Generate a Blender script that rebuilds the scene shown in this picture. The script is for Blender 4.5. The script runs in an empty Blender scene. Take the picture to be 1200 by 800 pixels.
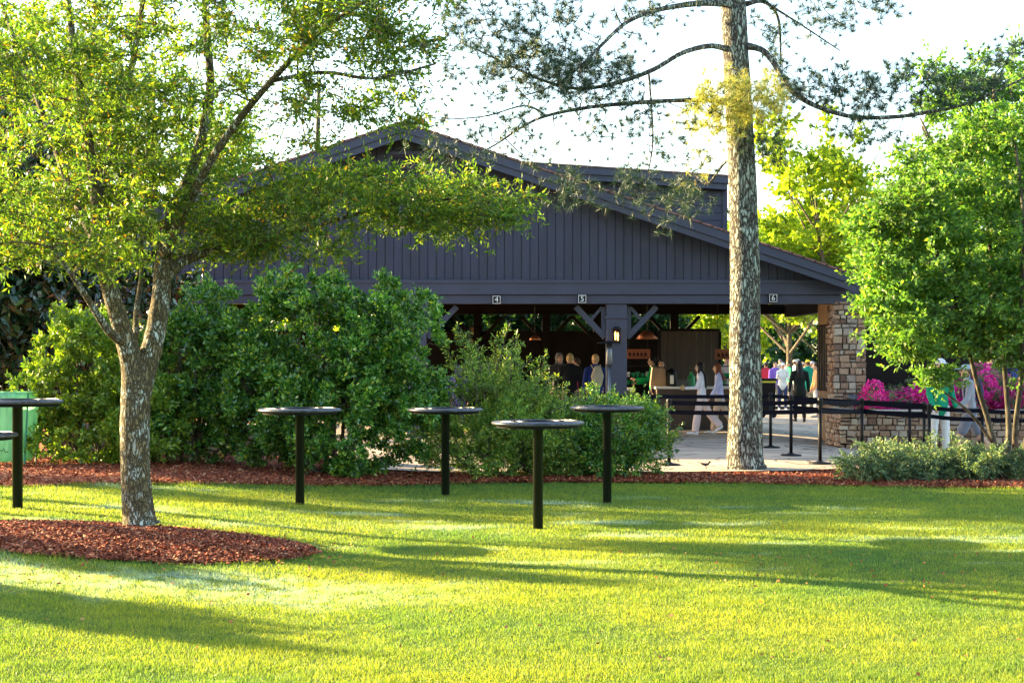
import bpy, bmesh, math, random
import numpy as np
from mathutils import Vector, Matrix
R = math.radians
rng = np.random.default_rng(7)
random.seed(7)
SC = bpy.context.scene
COL = SC.collection
F = 1900.0; CAMH = 1.68
def P(px, py, d):
    return np.array([(px-600)*d/F, d, CAMH-(py-420)*d/F])
def X(px, d): return (px-600)*d/F
def Z(py, d): return CAMH-(py-420)*d/F

def ss(a, b, t):
    t = np.clip((t-a)/(b-a), 0, 1); return t*t*(3-2*t)
TREE = (-3.42, 14.6)
def g(x, y):
    x = np.asarray(x, float); y = np.asarray(y, float)
    z = 0.22*ss(0.8, 5.6, -x) - 0.2*ss(4.5, 8.5, x)*ss(21, 26, y)
    z = z + 0.012*np.sin(x*0.9+1)*np.sin(y*0.7)
    return z
def mound(x, y):
    r = np.hypot((np.asarray(x, float)-TREE[0])/1.75, (np.asarray(y, float)-13.75)/1.12)
    return 0.05*np.clip(1-r*r, 0, 1)
def gg(x, y): return float(g(x, y))

# ------------------------------------------------------------- node helpers
def new_mat(name):
    m = bpy.data.materials.new(name); m.use_nodes = True
    nt = m.node_tree; nt.nodes.clear()
    out = nt.nodes.new('ShaderNodeOutputMaterial')
    return m, nt, out
def N(nt, t, **kw):
    n = nt.nodes.new(t)
    for k, v in kw.items():
        if k.startswith('i_'):
            n.inputs[k[2:].replace('_', ' ')].default_value = v
        else: setattr(n, k, v)
    return n
def L(nt, a, b): nt.links.new(a, b)
def ramp(nt, fac, stops, interp='LINEAR'):
    r = N(nt, 'ShaderNodeValToRGB'); r.color_ramp.interpolation = interp
    e = r.color_ramp.elements
    while len(e) < len(stops): e.new(0.5)
    for i, (p, c) in enumerate(stops):
        e[i].position = p; e[i].color = (c[0], c[1], c[2], 1)
    if fac is not None: L(nt, fac, r.inputs[0])
    return r
def coords(nt, scale=(1,1,1), world=False):
    tc = N(nt, 'ShaderNodeNewGeometry').outputs['Position'] if world else N(nt, 'ShaderNodeTexCoord').outputs['Object']
    mp = N(nt, 'ShaderNodeMapping'); mp.inputs['Scale'].default_value = scale
    L(nt, tc, mp.inputs[0]); return mp.outputs[0]
def noise(nt, vec, scale, detail=4, rough=.55):
    n = N(nt, 'ShaderNodeTexNoise'); n.inputs['Scale'].default_value = scale
    n.inputs['Detail'].default_value = detail; n.inputs['Roughness'].default_value = rough
    if vec is not None: L(nt, vec, n.inputs['Vector'])
    return n.outputs['Fac']
def bump(nt, h, strength=.4, dist=.02):
    b = N(nt, 'ShaderNodeBump'); b.inputs['Strength'].default_value = strength
    b.inputs['Distance'].default_value = dist; L(nt, h, b.inputs['Height']); return b.outputs[0]

def paint(name, c, rough=.6, var=.15, scale=3, metal=0, bmp=.1, bscale=40, stretch=(1,1,1), spec=.5):
    m, nt, out = new_mat(name)
    b = N(nt, 'ShaderNodeBsdfPrincipled'); b.inputs['Roughness'].default_value = rough
    b.inputs['Metallic'].default_value = metal; b.inputs['Specular IOR Level'].default_value = spec
    v = coords(nt, stretch)
    n = noise(nt, v, scale, 6)
    lo = [x*(1-var) for x in c]; hi = [min(1, x*(1+var)) for x in c]
    r = ramp(nt, n, [(.3, lo), (.7, hi)]); L(nt, r.outputs[0], b.inputs['Base Color'])
    if bmp > 0: L(nt, bump(nt, noise(nt, v, bscale, 3), bmp, .01), b.inputs['Normal'])
    L(nt, b.outputs[0], out.inputs[0]); return m
def emit(name, c, s):
    m, nt, out = new_mat(name); e = N(nt, 'ShaderNodeEmission')
    e.inputs[0].default_value = (*c, 1); e.inputs[1].default_value = s
    L(nt, e.outputs[0], out.inputs[0]); return m

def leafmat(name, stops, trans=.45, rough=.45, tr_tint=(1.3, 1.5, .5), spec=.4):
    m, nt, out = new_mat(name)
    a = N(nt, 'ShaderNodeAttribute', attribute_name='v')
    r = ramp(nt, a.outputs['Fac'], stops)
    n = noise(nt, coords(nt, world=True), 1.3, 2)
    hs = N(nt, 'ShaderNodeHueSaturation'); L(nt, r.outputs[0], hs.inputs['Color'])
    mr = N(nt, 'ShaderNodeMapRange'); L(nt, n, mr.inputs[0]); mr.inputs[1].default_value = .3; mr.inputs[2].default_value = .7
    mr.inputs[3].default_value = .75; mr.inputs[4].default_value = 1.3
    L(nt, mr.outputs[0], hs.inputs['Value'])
    b = N(nt, 'ShaderNodeBsdfPrincipled'); b.inputs['Roughness'].default_value = rough
    b.inputs['Specular IOR Level'].default_value = spec
    L(nt, hs.outputs[0], b.inputs['Base Color'])
    t = N(nt, 'ShaderNodeBsdfTranslucent')
    mul = N(nt, 'ShaderNodeVectorMath', operation='MULTIPLY'); L(nt, hs.outputs[0], mul.inputs[0]); mul.inputs[1].default_value = tr_tint
    L(nt, mul.outputs[0], t.inputs[0])
    mx = N(nt, 'ShaderNodeMixShader'); mx.inputs[0].default_value = trans
    L(nt, b.outputs[0], mx.inputs[1]); L(nt, t.outputs[0], mx.inputs[2]); L(nt, mx.outputs[0], out.inputs[0])
    return m

M = {}
M['siding'] = paint('slate_grey_stained_siding', (.024, .027, .053), .6, .28, 2.4, stretch=(1,1,.25), bmp=.15)
M['trim'] = paint('slate_grey_trim_paint', (.030, .033, .064), .5, .2, 1.2, bmp=.08)
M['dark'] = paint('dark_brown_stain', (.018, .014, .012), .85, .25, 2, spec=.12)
M['wood'] = paint('brown_wood_panel', (.065, .043, .03), .55, .35, 3, stretch=(1,1,.15), bmp=.2)
M['wood2'] = paint('tan_wood_panel', (.26, .16, .09), .55, .3, 3, stretch=(1,1,.15), bmp=.2)
M['shingle'] = paint('brown_red_shingle', (.19, .095, .085), .9, .35, 9, bmp=.6, bscale=60)
M['black'] = paint('black_metal', (.006, .006, .008), .5, .2, 4, bmp=.04, spec=.18)
M['bronze'] = paint('dark_olive_painted_steel', (.012, .014, .009), .4, .5, 5, spec=.35, bmp=.1, stretch=(1,1,.2))
M['white'] = paint('white_paint', (.75, .74, .72), .5, .05, 3)
M['steel'] = paint('grey_steel', (.12, .125, .14), .35, .15, 5, metal=.8)
M['belt'] = paint('black_webbing', (.005, .005, .012), .8, .2, 9, spec=.08)
M['sign'] = paint('red_brown_sign_board', (.30, .075, .03), .5, .1, 3)
M['lamp'] = emit('lamp_glow', (1, .42, .10), 1.3)
M['glass'] = paint('lantern_glass', (.5, .4, .3), .1, .1, 3)
M['greenmetal'] = paint('green_painted_steel', (.04, .22, .14), .5, .15, 8)
M['string'] = paint('pale_green_string', (.25, .5, .36), .8, .1, 8)

def bark(name, furrow, plate, lichen, scale, sx=1.0, amt=.5, blo=.03, lf=(.45,.6)):
    m, nt, out = new_mat(name)
    v = coords(nt, (sx, sx, .33))
    w = N(nt, 'ShaderNodeTexNoise'); w.inputs['Scale'].default_value = 5; L(nt, v, w.inputs['Vector'])
    w.inputs['Scale'].default_value = 14; w.inputs['Detail'].default_value = 5
    ad = N(nt, 'ShaderNodeVectorMath', operation='MULTIPLY_ADD'); L(nt, w.outputs['Color'], ad.inputs[0]); ad.inputs[1].default_value = (.16,.16,.16); L(nt, v, ad.inputs[2])
    vo = N(nt, 'ShaderNodeTexVoronoi', feature='DISTANCE_TO_EDGE'); vo.inputs['Scale'].default_value = scale; L(nt, ad.outputs[0], vo.inputs['Vector'])
    rr = ramp(nt, vo.outputs['Distance'], [(0.02, furrow), (.22, plate)])
    n = noise(nt, coords(nt, (1,1,.7)), 9, 8, .7)
    lr = ramp(nt, n, [(lf[0], (0,0,0)), (lf[1], (amt,amt,amt))])
    hr = ramp(nt, vo.outputs['Distance'], [(0.05, (0,0,0)), (.26, (1,1,1))])
    mu = N(nt, 'ShaderNodeMath', operation='MULTIPLY'); L(nt, lr.outputs[0], mu.inputs[0]); L(nt, hr.outputs[0], mu.inputs[1])
    mx = N(nt, 'ShaderNodeMix', data_type='RGBA'); L(nt, mu.outputs[0], mx.inputs[0]); L(nt, rr.outputs[0], mx.inputs[6]); mx.inputs[7].default_value = (*lichen, 1)
    b = N(nt, 'ShaderNodeBsdfPrincipled'); b.inputs['Roughness'].default_value = .85; b.inputs['Specular IOR Level'].default_value = .2
    L(nt, mx.outputs[2], b.inputs['Base Color'])
    hn = N(nt, 'ShaderNodeMath', operation='ADD'); L(nt, hr.outputs[0], hn.inputs[0]); L(nt, n, hn.inputs[1])
    L(nt, bump(nt, hn.outputs[0], 1, blo), b.inputs['Normal'])
    L(nt, b.outputs[0], out.inputs[0]); return m
M['bark_oak'] = bark('oak_bark_with_lichen', (.04,.032,.018), (.20,.155,.075), (.52,.56,.50), 34, amt=.95, blo=.014, lf=(.50,.58))
M['bark_pine'] = bark('pine_bark_plates_with_lichen', (.03,.024,.02), (.20,.165,.135), (.44,.50,.43), 19, amt=.9, blo=.03, lf=(.38,.54))
M['bark'] = bark('grey_brown_bark', (.05,.04,.03), (.17,.13,.09), (.3,.3,.22), 20, amt=.5, blo=.01)
M['bark_smooth'] = bark('smooth_tan_bark', (.04,.034,.024), (.085,.072,.05), (.15,.155,.11), 6, amt=.5, blo=.004)

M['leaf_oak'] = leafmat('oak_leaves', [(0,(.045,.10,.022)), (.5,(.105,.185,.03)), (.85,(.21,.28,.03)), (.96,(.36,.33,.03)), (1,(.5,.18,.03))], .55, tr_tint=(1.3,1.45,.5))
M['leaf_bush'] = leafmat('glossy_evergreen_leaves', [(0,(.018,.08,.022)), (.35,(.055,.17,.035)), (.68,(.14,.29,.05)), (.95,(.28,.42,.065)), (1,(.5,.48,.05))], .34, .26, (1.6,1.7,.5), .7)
M['leaf_bush2'] = leafmat('light_evergreen_leaves', [(0,(.07,.15,.02)), (.5,(.15,.26,.03)), (1,(.34,.40,.04))], .4, .32, (1.4,1.5,.5), .6)
M['leaf_spray'] = leafmat('feathery_shrub_leaves', [(0,(.06,.13,.035)), (.5,(.15,.26,.055)), (.85,(.32,.42,.07)), (1,(.5,.45,.06))], .4, .45)
M['leaf_low'] = leafmat('blue_green_shrub_leaves', [(0,(.05,.10,.05)), (.5,(.12,.19,.09)), (.85,(.22,.28,.12)), (1,(.34,.36,.10))], .3, .45, (1.1,1.2,.6))
M['leaf_right'] = leafmat('fresh_green_leaves', [(0,(.07,.16,.04)), (.55,(.13,.26,.055)), (.93,(.22,.36,.06)), (1,(.42,.42,.05))], .5, .5, (1.2,1.35,.5))
M['leaf_yellow'] = leafmat('yellow_green_leaves', [(0,(.13,.24,.02)), (.6,(.26,.38,.03)), (1,(.42,.46,.04))], .55, .5, (1.3,1.3,.4))
M['leaf_mag'] = leafmat('magnolia_leaves', [(0,(.012,.035,.012)), (.7,(.025,.06,.02)), (.9,(.08,.06,.025)), (1,(.22,.10,.04))], .08, .22, (1.2,1.3,.5), .7)
M['leaf_dark'] = leafmat('dark_hedge_leaves', [(0,(.01,.035,.01)), (1,(.03,.09,.02))], .3, .4)
M['azalea'] = leafmat('magenta_azalea_petals', [(0,(.70,.015,.30)), (.6,(.92,.04,.42)), (1,(.95,.28,.60))], .4, .6, (1.1,1.1,1.1), .2)
M['needle'] = leafmat('pine_needles', [(0,(.016,.04,.03)), (.7,(.035,.075,.045)), (1,(.09,.13,.05))], .15, .5, (1.2,1.3,.6))
M['needle_sunlit'] = leafmat('painted_sunlit_pine_needles', [(0,(.18,.24,.07)), (.6,(.45,.48,.12)), (.93,(.66,.63,.16)), (1,(.5,.28,.10))], .4, .5, (1.2,1.1,.6))  # sunlight on some tufts painted in as a yellow needle colour

def lawn_color(nt, vec):
    n1 = noise(nt, vec, .55, 4); n2 = noise(nt, vec, 5.5, 5, .65)
    r1 = ramp(nt, n1, [(.3, (.085,.185,.05)), (.7, (.205,.275,.04))])
    r2 = ramp(nt, n2, [(.3, (.72,.80,.85)), (.7, (1.25,1.15,1.05))])
    mu = N(nt, 'ShaderNodeVectorMath', operation='MULTIPLY'); L(nt, r1.outputs[0], mu.inputs[0]); L(nt, r2.outputs[0], mu.inputs[1])
    # dew-whitened strip of grass in front of the mulch ring
    sp = N(nt, 'ShaderNodeSeparateXYZ'); L(nt, vec, sp.inputs[0])
    def tri(o, c, h, soft):
        a = N(nt, 'ShaderNodeMath', operation='SUBTRACT'); L(nt, o, a.inputs[0]); a.inputs[1].default_value = c
        b = N(nt, 'ShaderNodeMath', operation='ABSOLUTE'); L(nt, a.outputs[0], b.inputs[0])
        m = N(nt, 'ShaderNodeMapRange'); L(nt, b.outputs[0], m.inputs[0]); m.inputs[1].default_value = h; m.inputs[2].default_value = h+soft
        m.inputs[3].default_value = 1; m.inputs[4].default_value = 0; return m.outputs[0]
    nw = noise(nt, vec, 1.1, 3)
    sk = N(nt, 'ShaderNodeMath', operation='MULTIPLY_ADD'); L(nt, nw, sk.inputs[0]); sk.inputs[1].default_value = 2.2; L(nt, sp.outputs[1], sk.inputs[2])
    tx = tri(sp.outputs[0], -3.6, 2.0, 1.6); ty = tri(sk.outputs[0], 12.75, .35, .55)
    n3 = noise(nt, vec, 7, 4, .7); r3 = ramp(nt, n3, [(.40, (0,0,0)), (.56, (1,1,1))])
    m1 = N(nt, 'ShaderNodeMath', operation='MULTIPLY'); L(nt, tx, m1.inputs[0]); L(nt, ty, m1.inputs[1])
    m2 = N(nt, 'ShaderNodeMath', operation='MULTIPLY'); L(nt, m1.outputs[0], m2.inputs[0]); L(nt, r3.outputs[0], m2.inputs[1])
    m3 = N(nt, 'ShaderNodeMath', operation='MULTIPLY'); L(nt, m2.outputs[0], m3.inputs[0]); m3.inputs[1].default_value = .8
    # smaller dewy wisps further out on the lawn
    wm = N(nt, 'ShaderNodeMapping'); wm.inputs['Scale'].default_value = (.5,1.3,1); L(nt, vec, wm.inputs[0])
    w1 = ramp(nt, noise(nt, wm.outputs[0], 1.0, 5, .6), [(.56, (0,0,0)), (.64, (1,1,1))])
    wy = tri(sp.outputs[1], 16.2, 2.6, 1.0)
    w2 = N(nt, 'ShaderNodeMath', operation='MULTIPLY'); L(nt, w1.outputs[0], w2.inputs[0]); L(nt, wy, w2.inputs[1])
    w3 = N(nt, 'ShaderNodeMath', operation='MULTIPLY'); L(nt, w2.outputs[0], w3.inputs[0]); w3.inputs[1].default_value = .6
    w4 = N(nt, 'ShaderNodeMath', operation='MAXIMUM'); L(nt, w3.outputs[0], w4.inputs[0]); L(nt, m3.outputs[0], w4.inputs[1])
    mx = N(nt, 'ShaderNodeMix', data_type='RGBA'); L(nt, w4.outputs[0], mx.inputs[0]); L(nt, mu.outputs[0], mx.inputs[6]); mx.inputs[7].default_value = (.34,.50,.50,1)
    return mx.outputs[2]
def mk_grass():
    m, nt, out = new_mat('grass_blades')
    geo = N(nt, 'ShaderNodeNewGeometry')
    c = lawn_color(nt, geo.outputs['Position'])
    a = N(nt, 'ShaderNodeAttribute', attribute_name='v')
    r = ramp(nt, a.outputs['Fac'], [(0,(.6,.75,.8)), (.6,(1,1,1)), (.93,(1.5,1.3,1.0)), (1,(2.1,1.5,1.6))])
    mu = N(nt, 'ShaderNodeVectorMath', operation='MULTIPLY'); L(nt, c, mu.inputs[0]); L(nt, r.outputs[0], mu.inputs[1])
    b = N(nt, 'ShaderNodeBsdfPrincipled'); b.inputs['Roughness'].default_value = .5; b.inputs['Specular IOR Level'].default_value = .3
    L(nt, mu.outputs[0], b.inputs['Base Color'])
    t = N(nt, 'ShaderNodeBsdfTranslucent'); ml = N(nt, 'ShaderNodeVectorMath', operation='MULTIPLY'); L(nt, mu.outputs[0], ml.inputs[0]); ml.inputs[1].default_value = (1.95,1.6,.5)
    L(nt, ml.outputs[0], t.inputs[0])
    mx = N(nt, 'ShaderNodeMixShader'); mx.inputs[0].default_value = .5
    L(nt, b.outputs[0], mx.inputs[1]); L(nt, t.outputs[0], mx.inputs[2]); L(nt, mx.outputs[0], out.inputs[0]); return m
M['grass'] = mk_grass()
def mk_lawn():
    m, nt, out = new_mat('lawn_turf')
    geo = N(nt, 'ShaderNodeNewGeometry'); c = lawn_color(nt, geo.outputs['Position'])
    b = N(nt, 'ShaderNodeBsdfPrincipled'); b.inputs['Roughness'].default_value = .9; b.inputs['Specular IOR Level'].default_value = .1
    ml = N(nt, 'ShaderNodeVectorMath', operation='MULTIPLY'); L(nt, c, ml.inputs[0]); ml.inputs[1].default_value = (.62,.62,.62)
    L(nt, ml.outputs[0], b.inputs['Base Color'])
    L(nt, bump(nt, noise(nt, geo.outputs['Position'], 55, 4, .8), .8, .03), b.inputs['Normal'])
    L(nt, b.outputs[0], out.inputs[0]); return m
M['lawn'] = mk_lawn()
def mk_mulch(name, stops, sc=38):
    m, nt, out = new_mat(name)
    v = coords(nt, (1,1,1), True)
    vo = N(nt, 'ShaderNodeTexVoronoi'); vo.inputs['Scale'].default_value = sc; L(nt, v, vo.inputs['Vector'])
    sx = N(nt, 'ShaderNodeSeparateColor'); L(nt, vo.outputs['Color'], sx.inputs[0])
    r = ramp(nt, sx.outputs[0], stops)
    b = N(nt, 'ShaderNodeBsdfPrincipled'); b.inputs['Roughness'].default_value = .9; b.inputs['Specular IOR Level'].default_value = .15
    L(nt, r.outputs[0], b.inputs['Base Color']); L(nt, bump(nt, sx.outputs[1], 1, .03), b.inputs['Normal'])
    L(nt, b.outputs[0], out.inputs[0]); return m
MST = [(0,(.06,.016,.010)), (.4,(.21,.048,.024)), (.8,(.40,.10,.04)), (1,(.58,.30,.16))]
M['mulch'] = mk_mulch('red_bark_mulch', MST)
def mk_attr(name, stops, rough=.85, bmp=0, spec=.25, bs=30):
    m, nt, out = new_mat(name)
    a = N(nt, 'ShaderNodeAttribute', attribute_name='v'); r = ramp(nt, a.outputs['Fac'], stops)
    b = N(nt, 'ShaderNodeBsdfPrincipled'); b.inputs['Roughness'].default_value = rough; b.inputs['Specular IOR Level'].default_value = spec
    if bmp:
        n = noise(nt, coords(nt), bs, 5, .65)
        rr = ramp(nt, n, [(.3,(.72,.72,.72)), (.7,(1.2,1.2,1.2))])
        mu = N(nt, 'ShaderNodeVectorMath', operation='MULTIPLY'); L(nt, r.outputs[0], mu.inputs[0]); L(nt, rr.outputs[0], mu.inputs[1])
        L(nt, mu.outputs[0], b.inputs['Base Color']); L(nt, bump(nt, n, bmp, .01), b.inputs['Normal'])
    else: L(nt, r.outputs[0], b.inputs['Base Color'])
    L(nt, b.outputs[0], out.inputs[0]); return m
M['chips'] = mk_attr('mulch_chips', MST)
M['fallen'] = mk_attr('fallen_leaf', [(0,(.30,.05,.03)), (.7,(.40,.13,.05)), (1,(.4,.3,.12))])
M['stone'] = mk_attr('fieldstone', [(0,(.14,.08,.055)), (.3,(.29,.175,.115)), (.6,(.40,.265,.17)), (.85,(.31,.25,.21)), (1,(.52,.41,.29))], .85, .5)
M['mortar'] = paint('dark_mortar', (.06,.05,.042), .95, .2, 10)
M['cap'] = paint('stone_cap', (.42,.36,.30), .85, .2, 4, bmp=.3)
def mk_flag():
    m, nt, out = new_mat('flagstone_paving')
    v = coords(nt, (1,1,1), True)
    w = N(nt, 'ShaderNodeTexNoise'); w.inputs['Scale'].default_value = 1.5; L(nt, v, w.inputs['Vector'])
    ad = N(nt, 'ShaderNodeVectorMath', operation='MULTIPLY_ADD'); L(nt, w.outputs['Color'], ad.inputs[0]); ad.inputs[1].default_value = (.25,.25,0); L(nt, v, ad.inputs[2])
    vo = N(nt, 'ShaderNodeTexVoronoi', feature='DISTANCE_TO_EDGE'); vo.inputs['Scale'].default_value = 1.15; L(nt, ad.outputs[0], vo.inputs['Vector'])
    vc = N(nt, 'ShaderNodeTexVoronoi'); vc.inputs['Scale'].default_value = 1.15; L(nt, ad.outputs[0], vc.inputs['Vector'])
    sx = N(nt, 'ShaderNodeSeparateColor'); L(nt, vc.outputs['Color'], sx.inputs[0])
    r = ramp(nt, sx.outputs[0], [(0,(.33,.26,.21)), (.5,(.45,.35,.275)), (1,(.55,.42,.31))])
    e = ramp(nt, vo.outputs['Distance'], [(0.012,(.3,.28,.26)), (.03,(1,1,1))])
    n = ramp(nt, noise(nt, v, 5, 6, .7), [(.3,(.75,.75,.75)), (.7,(1.15,1.15,1.15))])
    m1 = N(nt, 'ShaderNodeVectorMath', operation='MULTIPLY'); L(nt, r.outputs[0], m1.inputs[0]); L(nt, e.outputs[0], m1.inputs[1])
    m2 = N(nt, 'ShaderNodeVectorMath', operation='MULTIPLY'); L(nt, m1.outputs[0], m2.inputs[0]); L(nt, n.outputs[0], m2.inputs[1])
    b = N(nt, 'ShaderNodeBsdfPrincipled'); b.inputs['Roughness'].default_value = .7
    L(nt, m2.outputs[0], b.inputs['Base Color']); L(nt, bump(nt, e.outputs[0], .5, .01), b.inputs['Normal'])
    L(nt, b.outputs[0], out.inputs[0]); return m
M['flag'] = mk_flag()
def mk_bag():
    m, nt, out = new_mat('translucent_green_plastic')
    n = noise(nt, coords(nt, (6,6,1)), 3, 4)
    r = ramp(nt, n, [(.3,(.20,.50,.30)), (.7,(.38,.70,.46))])
    b = N(nt, 'ShaderNodeBsdfPrincipled'); b.inputs['Roughness'].default_value = .3; L(nt, r.outputs[0], b.inputs['Base Color'])
    L(nt, bump(nt, n, .6, .03), b.inputs['Normal'])
    t = N(nt, 'ShaderNodeBsdfTranslucent'); L(nt, r.outputs[0], t.inputs[0])
    mx = N(nt, 'ShaderNodeMixShader'); mx.inputs[0].default_value = .5
    L(nt, b.outputs[0], mx.inputs[1]); L(nt, t.outputs[0], mx.inputs[2]); L(nt, mx.outputs[0], out.inputs[0]); return m
M['bag'] = mk_bag()
_cl = {}
def cloth(c, rough=.85):
    k = (tuple(round(x,3) for x in c), rough)
    if k not in _cl: _cl[k] = paint('cloth', c, rough, .12, 6, bmp=.1, bscale=25, spec=.2)
    return _cl[k]

# ------------------------------------------------------------- mesh helpers
class MB:
    def __init__(s): s.v = []; s.f = []; s.a = []; s.n = 0
    def add(s, v, f, a=None):
        v = np.asarray(v, float).reshape(-1, 3); s.v.append(v)
        for q in f: s.f.append([i+s.n for i in q]); s.a.append(a)
        s.n += len(v)
    def box(s, c, d, rot=None, a=None):
        x, y, z = np.array(d)/2.0
        v = np.array([(-x,-y,-z),(x,-y,-z),(x,y,-z),(-x,y,-z),(-x,-y,z),(x,-y,z),(x,y,z),(-x,y,z)])
        if rot is not None: v = v @ np.array(rot).T
        s.add(v+np.array(c), [(0,3,2,1),(4,5,6,7),(0,1,5,4),(1,2,6,5),(2,3,7,6),(3,0,4,7)], a)
    def box2(s, lo, hi, a=None):
        lo = np.array(lo, float); hi = np.array(hi, float); s.box((lo+hi)/2, hi-lo, None, a)
    def bar(s, p, q, w, h, a=None):       # rectangular bar from p to q
        p = np.array(p, float); q = np.array(q, float); d = q-p; l = np.linalg.norm(d); d /= l
        up = np.array([0,0,1.]) if abs(d[2]) < .95 else np.array([0,1.,0])
        sdir = np.cross(d, up); sdir /= np.linalg.norm(sdir); u = np.cross(sdir, d)
        s.box((p+q)/2, (l, w, h), np.array([d, sdir, u]).T, a)
    def tube(s, pts, rad, n=10, rnd=False, flat=None, a=None):
        v, f = tube(pts, rad, n, rnd, flat); s.add(v, f, a)
    def lathe(s, prof, n=24, c=(0,0,0), a=None):
        v = []; f = []
        for r, z in prof:
            for k in range(n):
                t = 2*math.pi*k/n; v.append((c[0]+r*math.cos(t), c[1]+r*math.sin(t), c[2]+z))
        for i in range(len(prof)-1):
            for k in range(n):
                k2 = (k+1) % n; f.append((i*n+k, i*n+k2, (i+1)*n+k2, (i+1)*n+k))
        f.append(tuple(range(n-1,-1,-1))); f.append(tuple((len(prof)-1)*n+k for k in range(n)))
        s.add(v, f, a)
    def ball(s, c, r, n=12, m=8, a=None):
        r = np.array(r if hasattr(r, '__len__') else (r,r,r), float)
        prof = [(math.sin(math.pi*i/m), -math.cos(math.pi*i/m)) for i in range(m+1)]
        v = []; f = []
        for rr, z in prof:
            rr = max(rr, 1e-4)
            for k in range(n):
                t = 2*math.pi*k/n; v.append((c[0]+r[0]*rr*math.cos(t), c[1]+r[1]*rr*math.sin(t), c[2]+r[2]*z))
        for i in range(m):
            for k in range(n):
                k2 = (k+1) % n; f.append((i*n+k, i*n+k2, (i+1)*n+k2, (i+1)*n+k))
        f.append(tuple(range(n-1,-1,-1))); f.append(tuple(m*n+k for k in range(n)))
        s.add(v, f, a)
    def mesh(s, name, smooth=False, attr=False):
        me = bpy.data.meshes.new(name)
        V = np.concatenate(s.v) if s.v else np.zeros((0,3))
        me.from_pydata(V.tolist(), [], s.f); me.update()
        if attr:
            at = me.attributes.new('v', 'FLOAT', 'FACE'); at.data.foreach_set('value', [x or 0 for x in s.a])
        if smooth: me.shade_smooth()
        return me
    def build(s, name, m, parent=None, smooth=False, attr=False, bevel=0, origin=None):
        me = s.mesh(name, smooth, attr)
        return link(name, me, m, parent, bevel)
def link(name, me, m, parent=None, bevel=0):
    o = bpy.data.objects.new(name, me); COL.objects.link(o)
    if m is not None and not me.materials: me.materials.append(m)
    if parent is not None: o.parent = parent
    if bevel:
        b = o.modifiers.new('bevel', 'BEVEL'); b.width = bevel; b.segments = 2; b.limit_method = 'ANGLE'
    return o
def tube(pts, rad, n=10, rnd=False, flat=None):
    pts = np.array(pts, float); rad = np.array(rad, float)*np.ones(len(pts))
    if rnd:      # rounded ends
        d0 = pts[0]-pts[1]; d0 /= np.linalg.norm(d0); d1 = pts[-1]-pts[-2]; d1 /= np.linalg.norm(d1)
        A = [pts[0]+d0*rad[0]*.98, pts[0]+d0*rad[0]*.75, pts[0]+d0*rad[0]*.35]; ra = [rad[0]*.15, rad[0]*.66, rad[0]*.93]
        B = [pts[-1]+d1*rad[-1]*.35, pts[-1]+d1*rad[-1]*.75, pts[-1]+d1*rad[-1]*.98]; rb = [rad[-1]*.93, rad[-1]*.66, rad[-1]*.15]
        pts = np.vstack([A, pts, B]); rad = np.concatenate([ra, rad, rb])
    T = np.gradient(pts, axis=0); T /= np.maximum(np.linalg.norm(T, axis=1), 1e-9)[:,None]
    u = np.array([1.,0,0]) if abs(T[0][0]) < .8 else np.array([0,1.,0])
    V = []; ang = np.arange(n)*2*math.pi/n
    for i, (p, t, r) in enumerate(zip(pts, T, rad)):
        u = u-t*np.dot(u, t); u /= np.linalg.norm(u); w = np.cross(t, u)
        fl = 1 if flat is None else flat
        V.append(p + r*(np.cos(ang)[:,None]*u*1.0 + np.sin(ang)[:,None]*w*fl))
    V = np.vstack(V); f = []
    for i in range(len(pts)-1):
        for k in range(n):
            k2 = (k+1) % n; f.append((i*n+k, i*n+k2, (i+1)*n+k2, (i+1)*n+k))
    f.append(tuple(range(n-1,-1,-1))); f.append(tuple((len(pts)-1)*n+k for k in range(n)))
    return V, f
def npmesh(name, V, nper, val=None, smooth=False):
    """V: (n, nper, 3) separate polygons"""
    n = len(V); me = bpy.data.meshes.new(name)
    me.vertices.add(n*nper); me.loops.add(n*nper); me.polygons.add(n)
    me.vertices.foreach_set('co', np.ascontiguousarray(V, dtype=np.float32).ravel())
    me.loops.foreach_set('vertex_index', np.arange(n*nper, dtype=np.int32))
    me.polygons.foreach_set('loop_start', np.arange(0, n*nper, nper, dtype=np.int32))
    me.polygons.foreach_set('loop_total', np.full(n, nper, dtype=np.int32))
    me.update(calc_edges=True)
    if val is not None:
        at = me.attributes.new('v', 'FLOAT', 'FACE'); at.data.foreach_set('value', np.asarray(val, dtype=np.float32))
    return me
def empty(name, loc, rz=0):
    o = bpy.data.objects.new(name, None); o.empty_display_size = .2; COL.objects.link(o)
    o.location = [float(x) for x in loc]; o.rotation_euler = (0, 0, rz); return o
def tag(o, label=None, cat=None, group=None, kind=None):
    if label: o['label'] = label
    if cat: o['category'] = cat
    if group: o['group'] = group
    if kind: o['kind'] = kind
    return o
def kids(o): return [c for c in bpy.data.objects if c.parent == o]
def copy_tree(o, parent=None):
    c = o.copy(); COL.objects.link(c)
    if parent is not None: c.parent = parent
    for ch in kids(o): copy_tree(ch, c)
    return c
def unit(a): return a/np.maximum(np.linalg.norm(a, axis=-1, keepdims=True), 1e-9)
def leaf_quads(c, d, Lh, W, r, fold=.25):
    n = len(c); d = unit(d); s = unit(np.cross(d, r.normal(size=(n,3)))); nn = np.cross(d, s)
    Lh = Lh*r.uniform(.65, 1.25, n)[:,None]; W = W*r.uniform(.7, 1.2, n)[:,None]
    mid = c + d*Lh*.5 + nn*W*fold
    return np.stack([c, mid+s*W*.5, c+d*Lh, mid-s*W*.5], 1)

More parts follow.
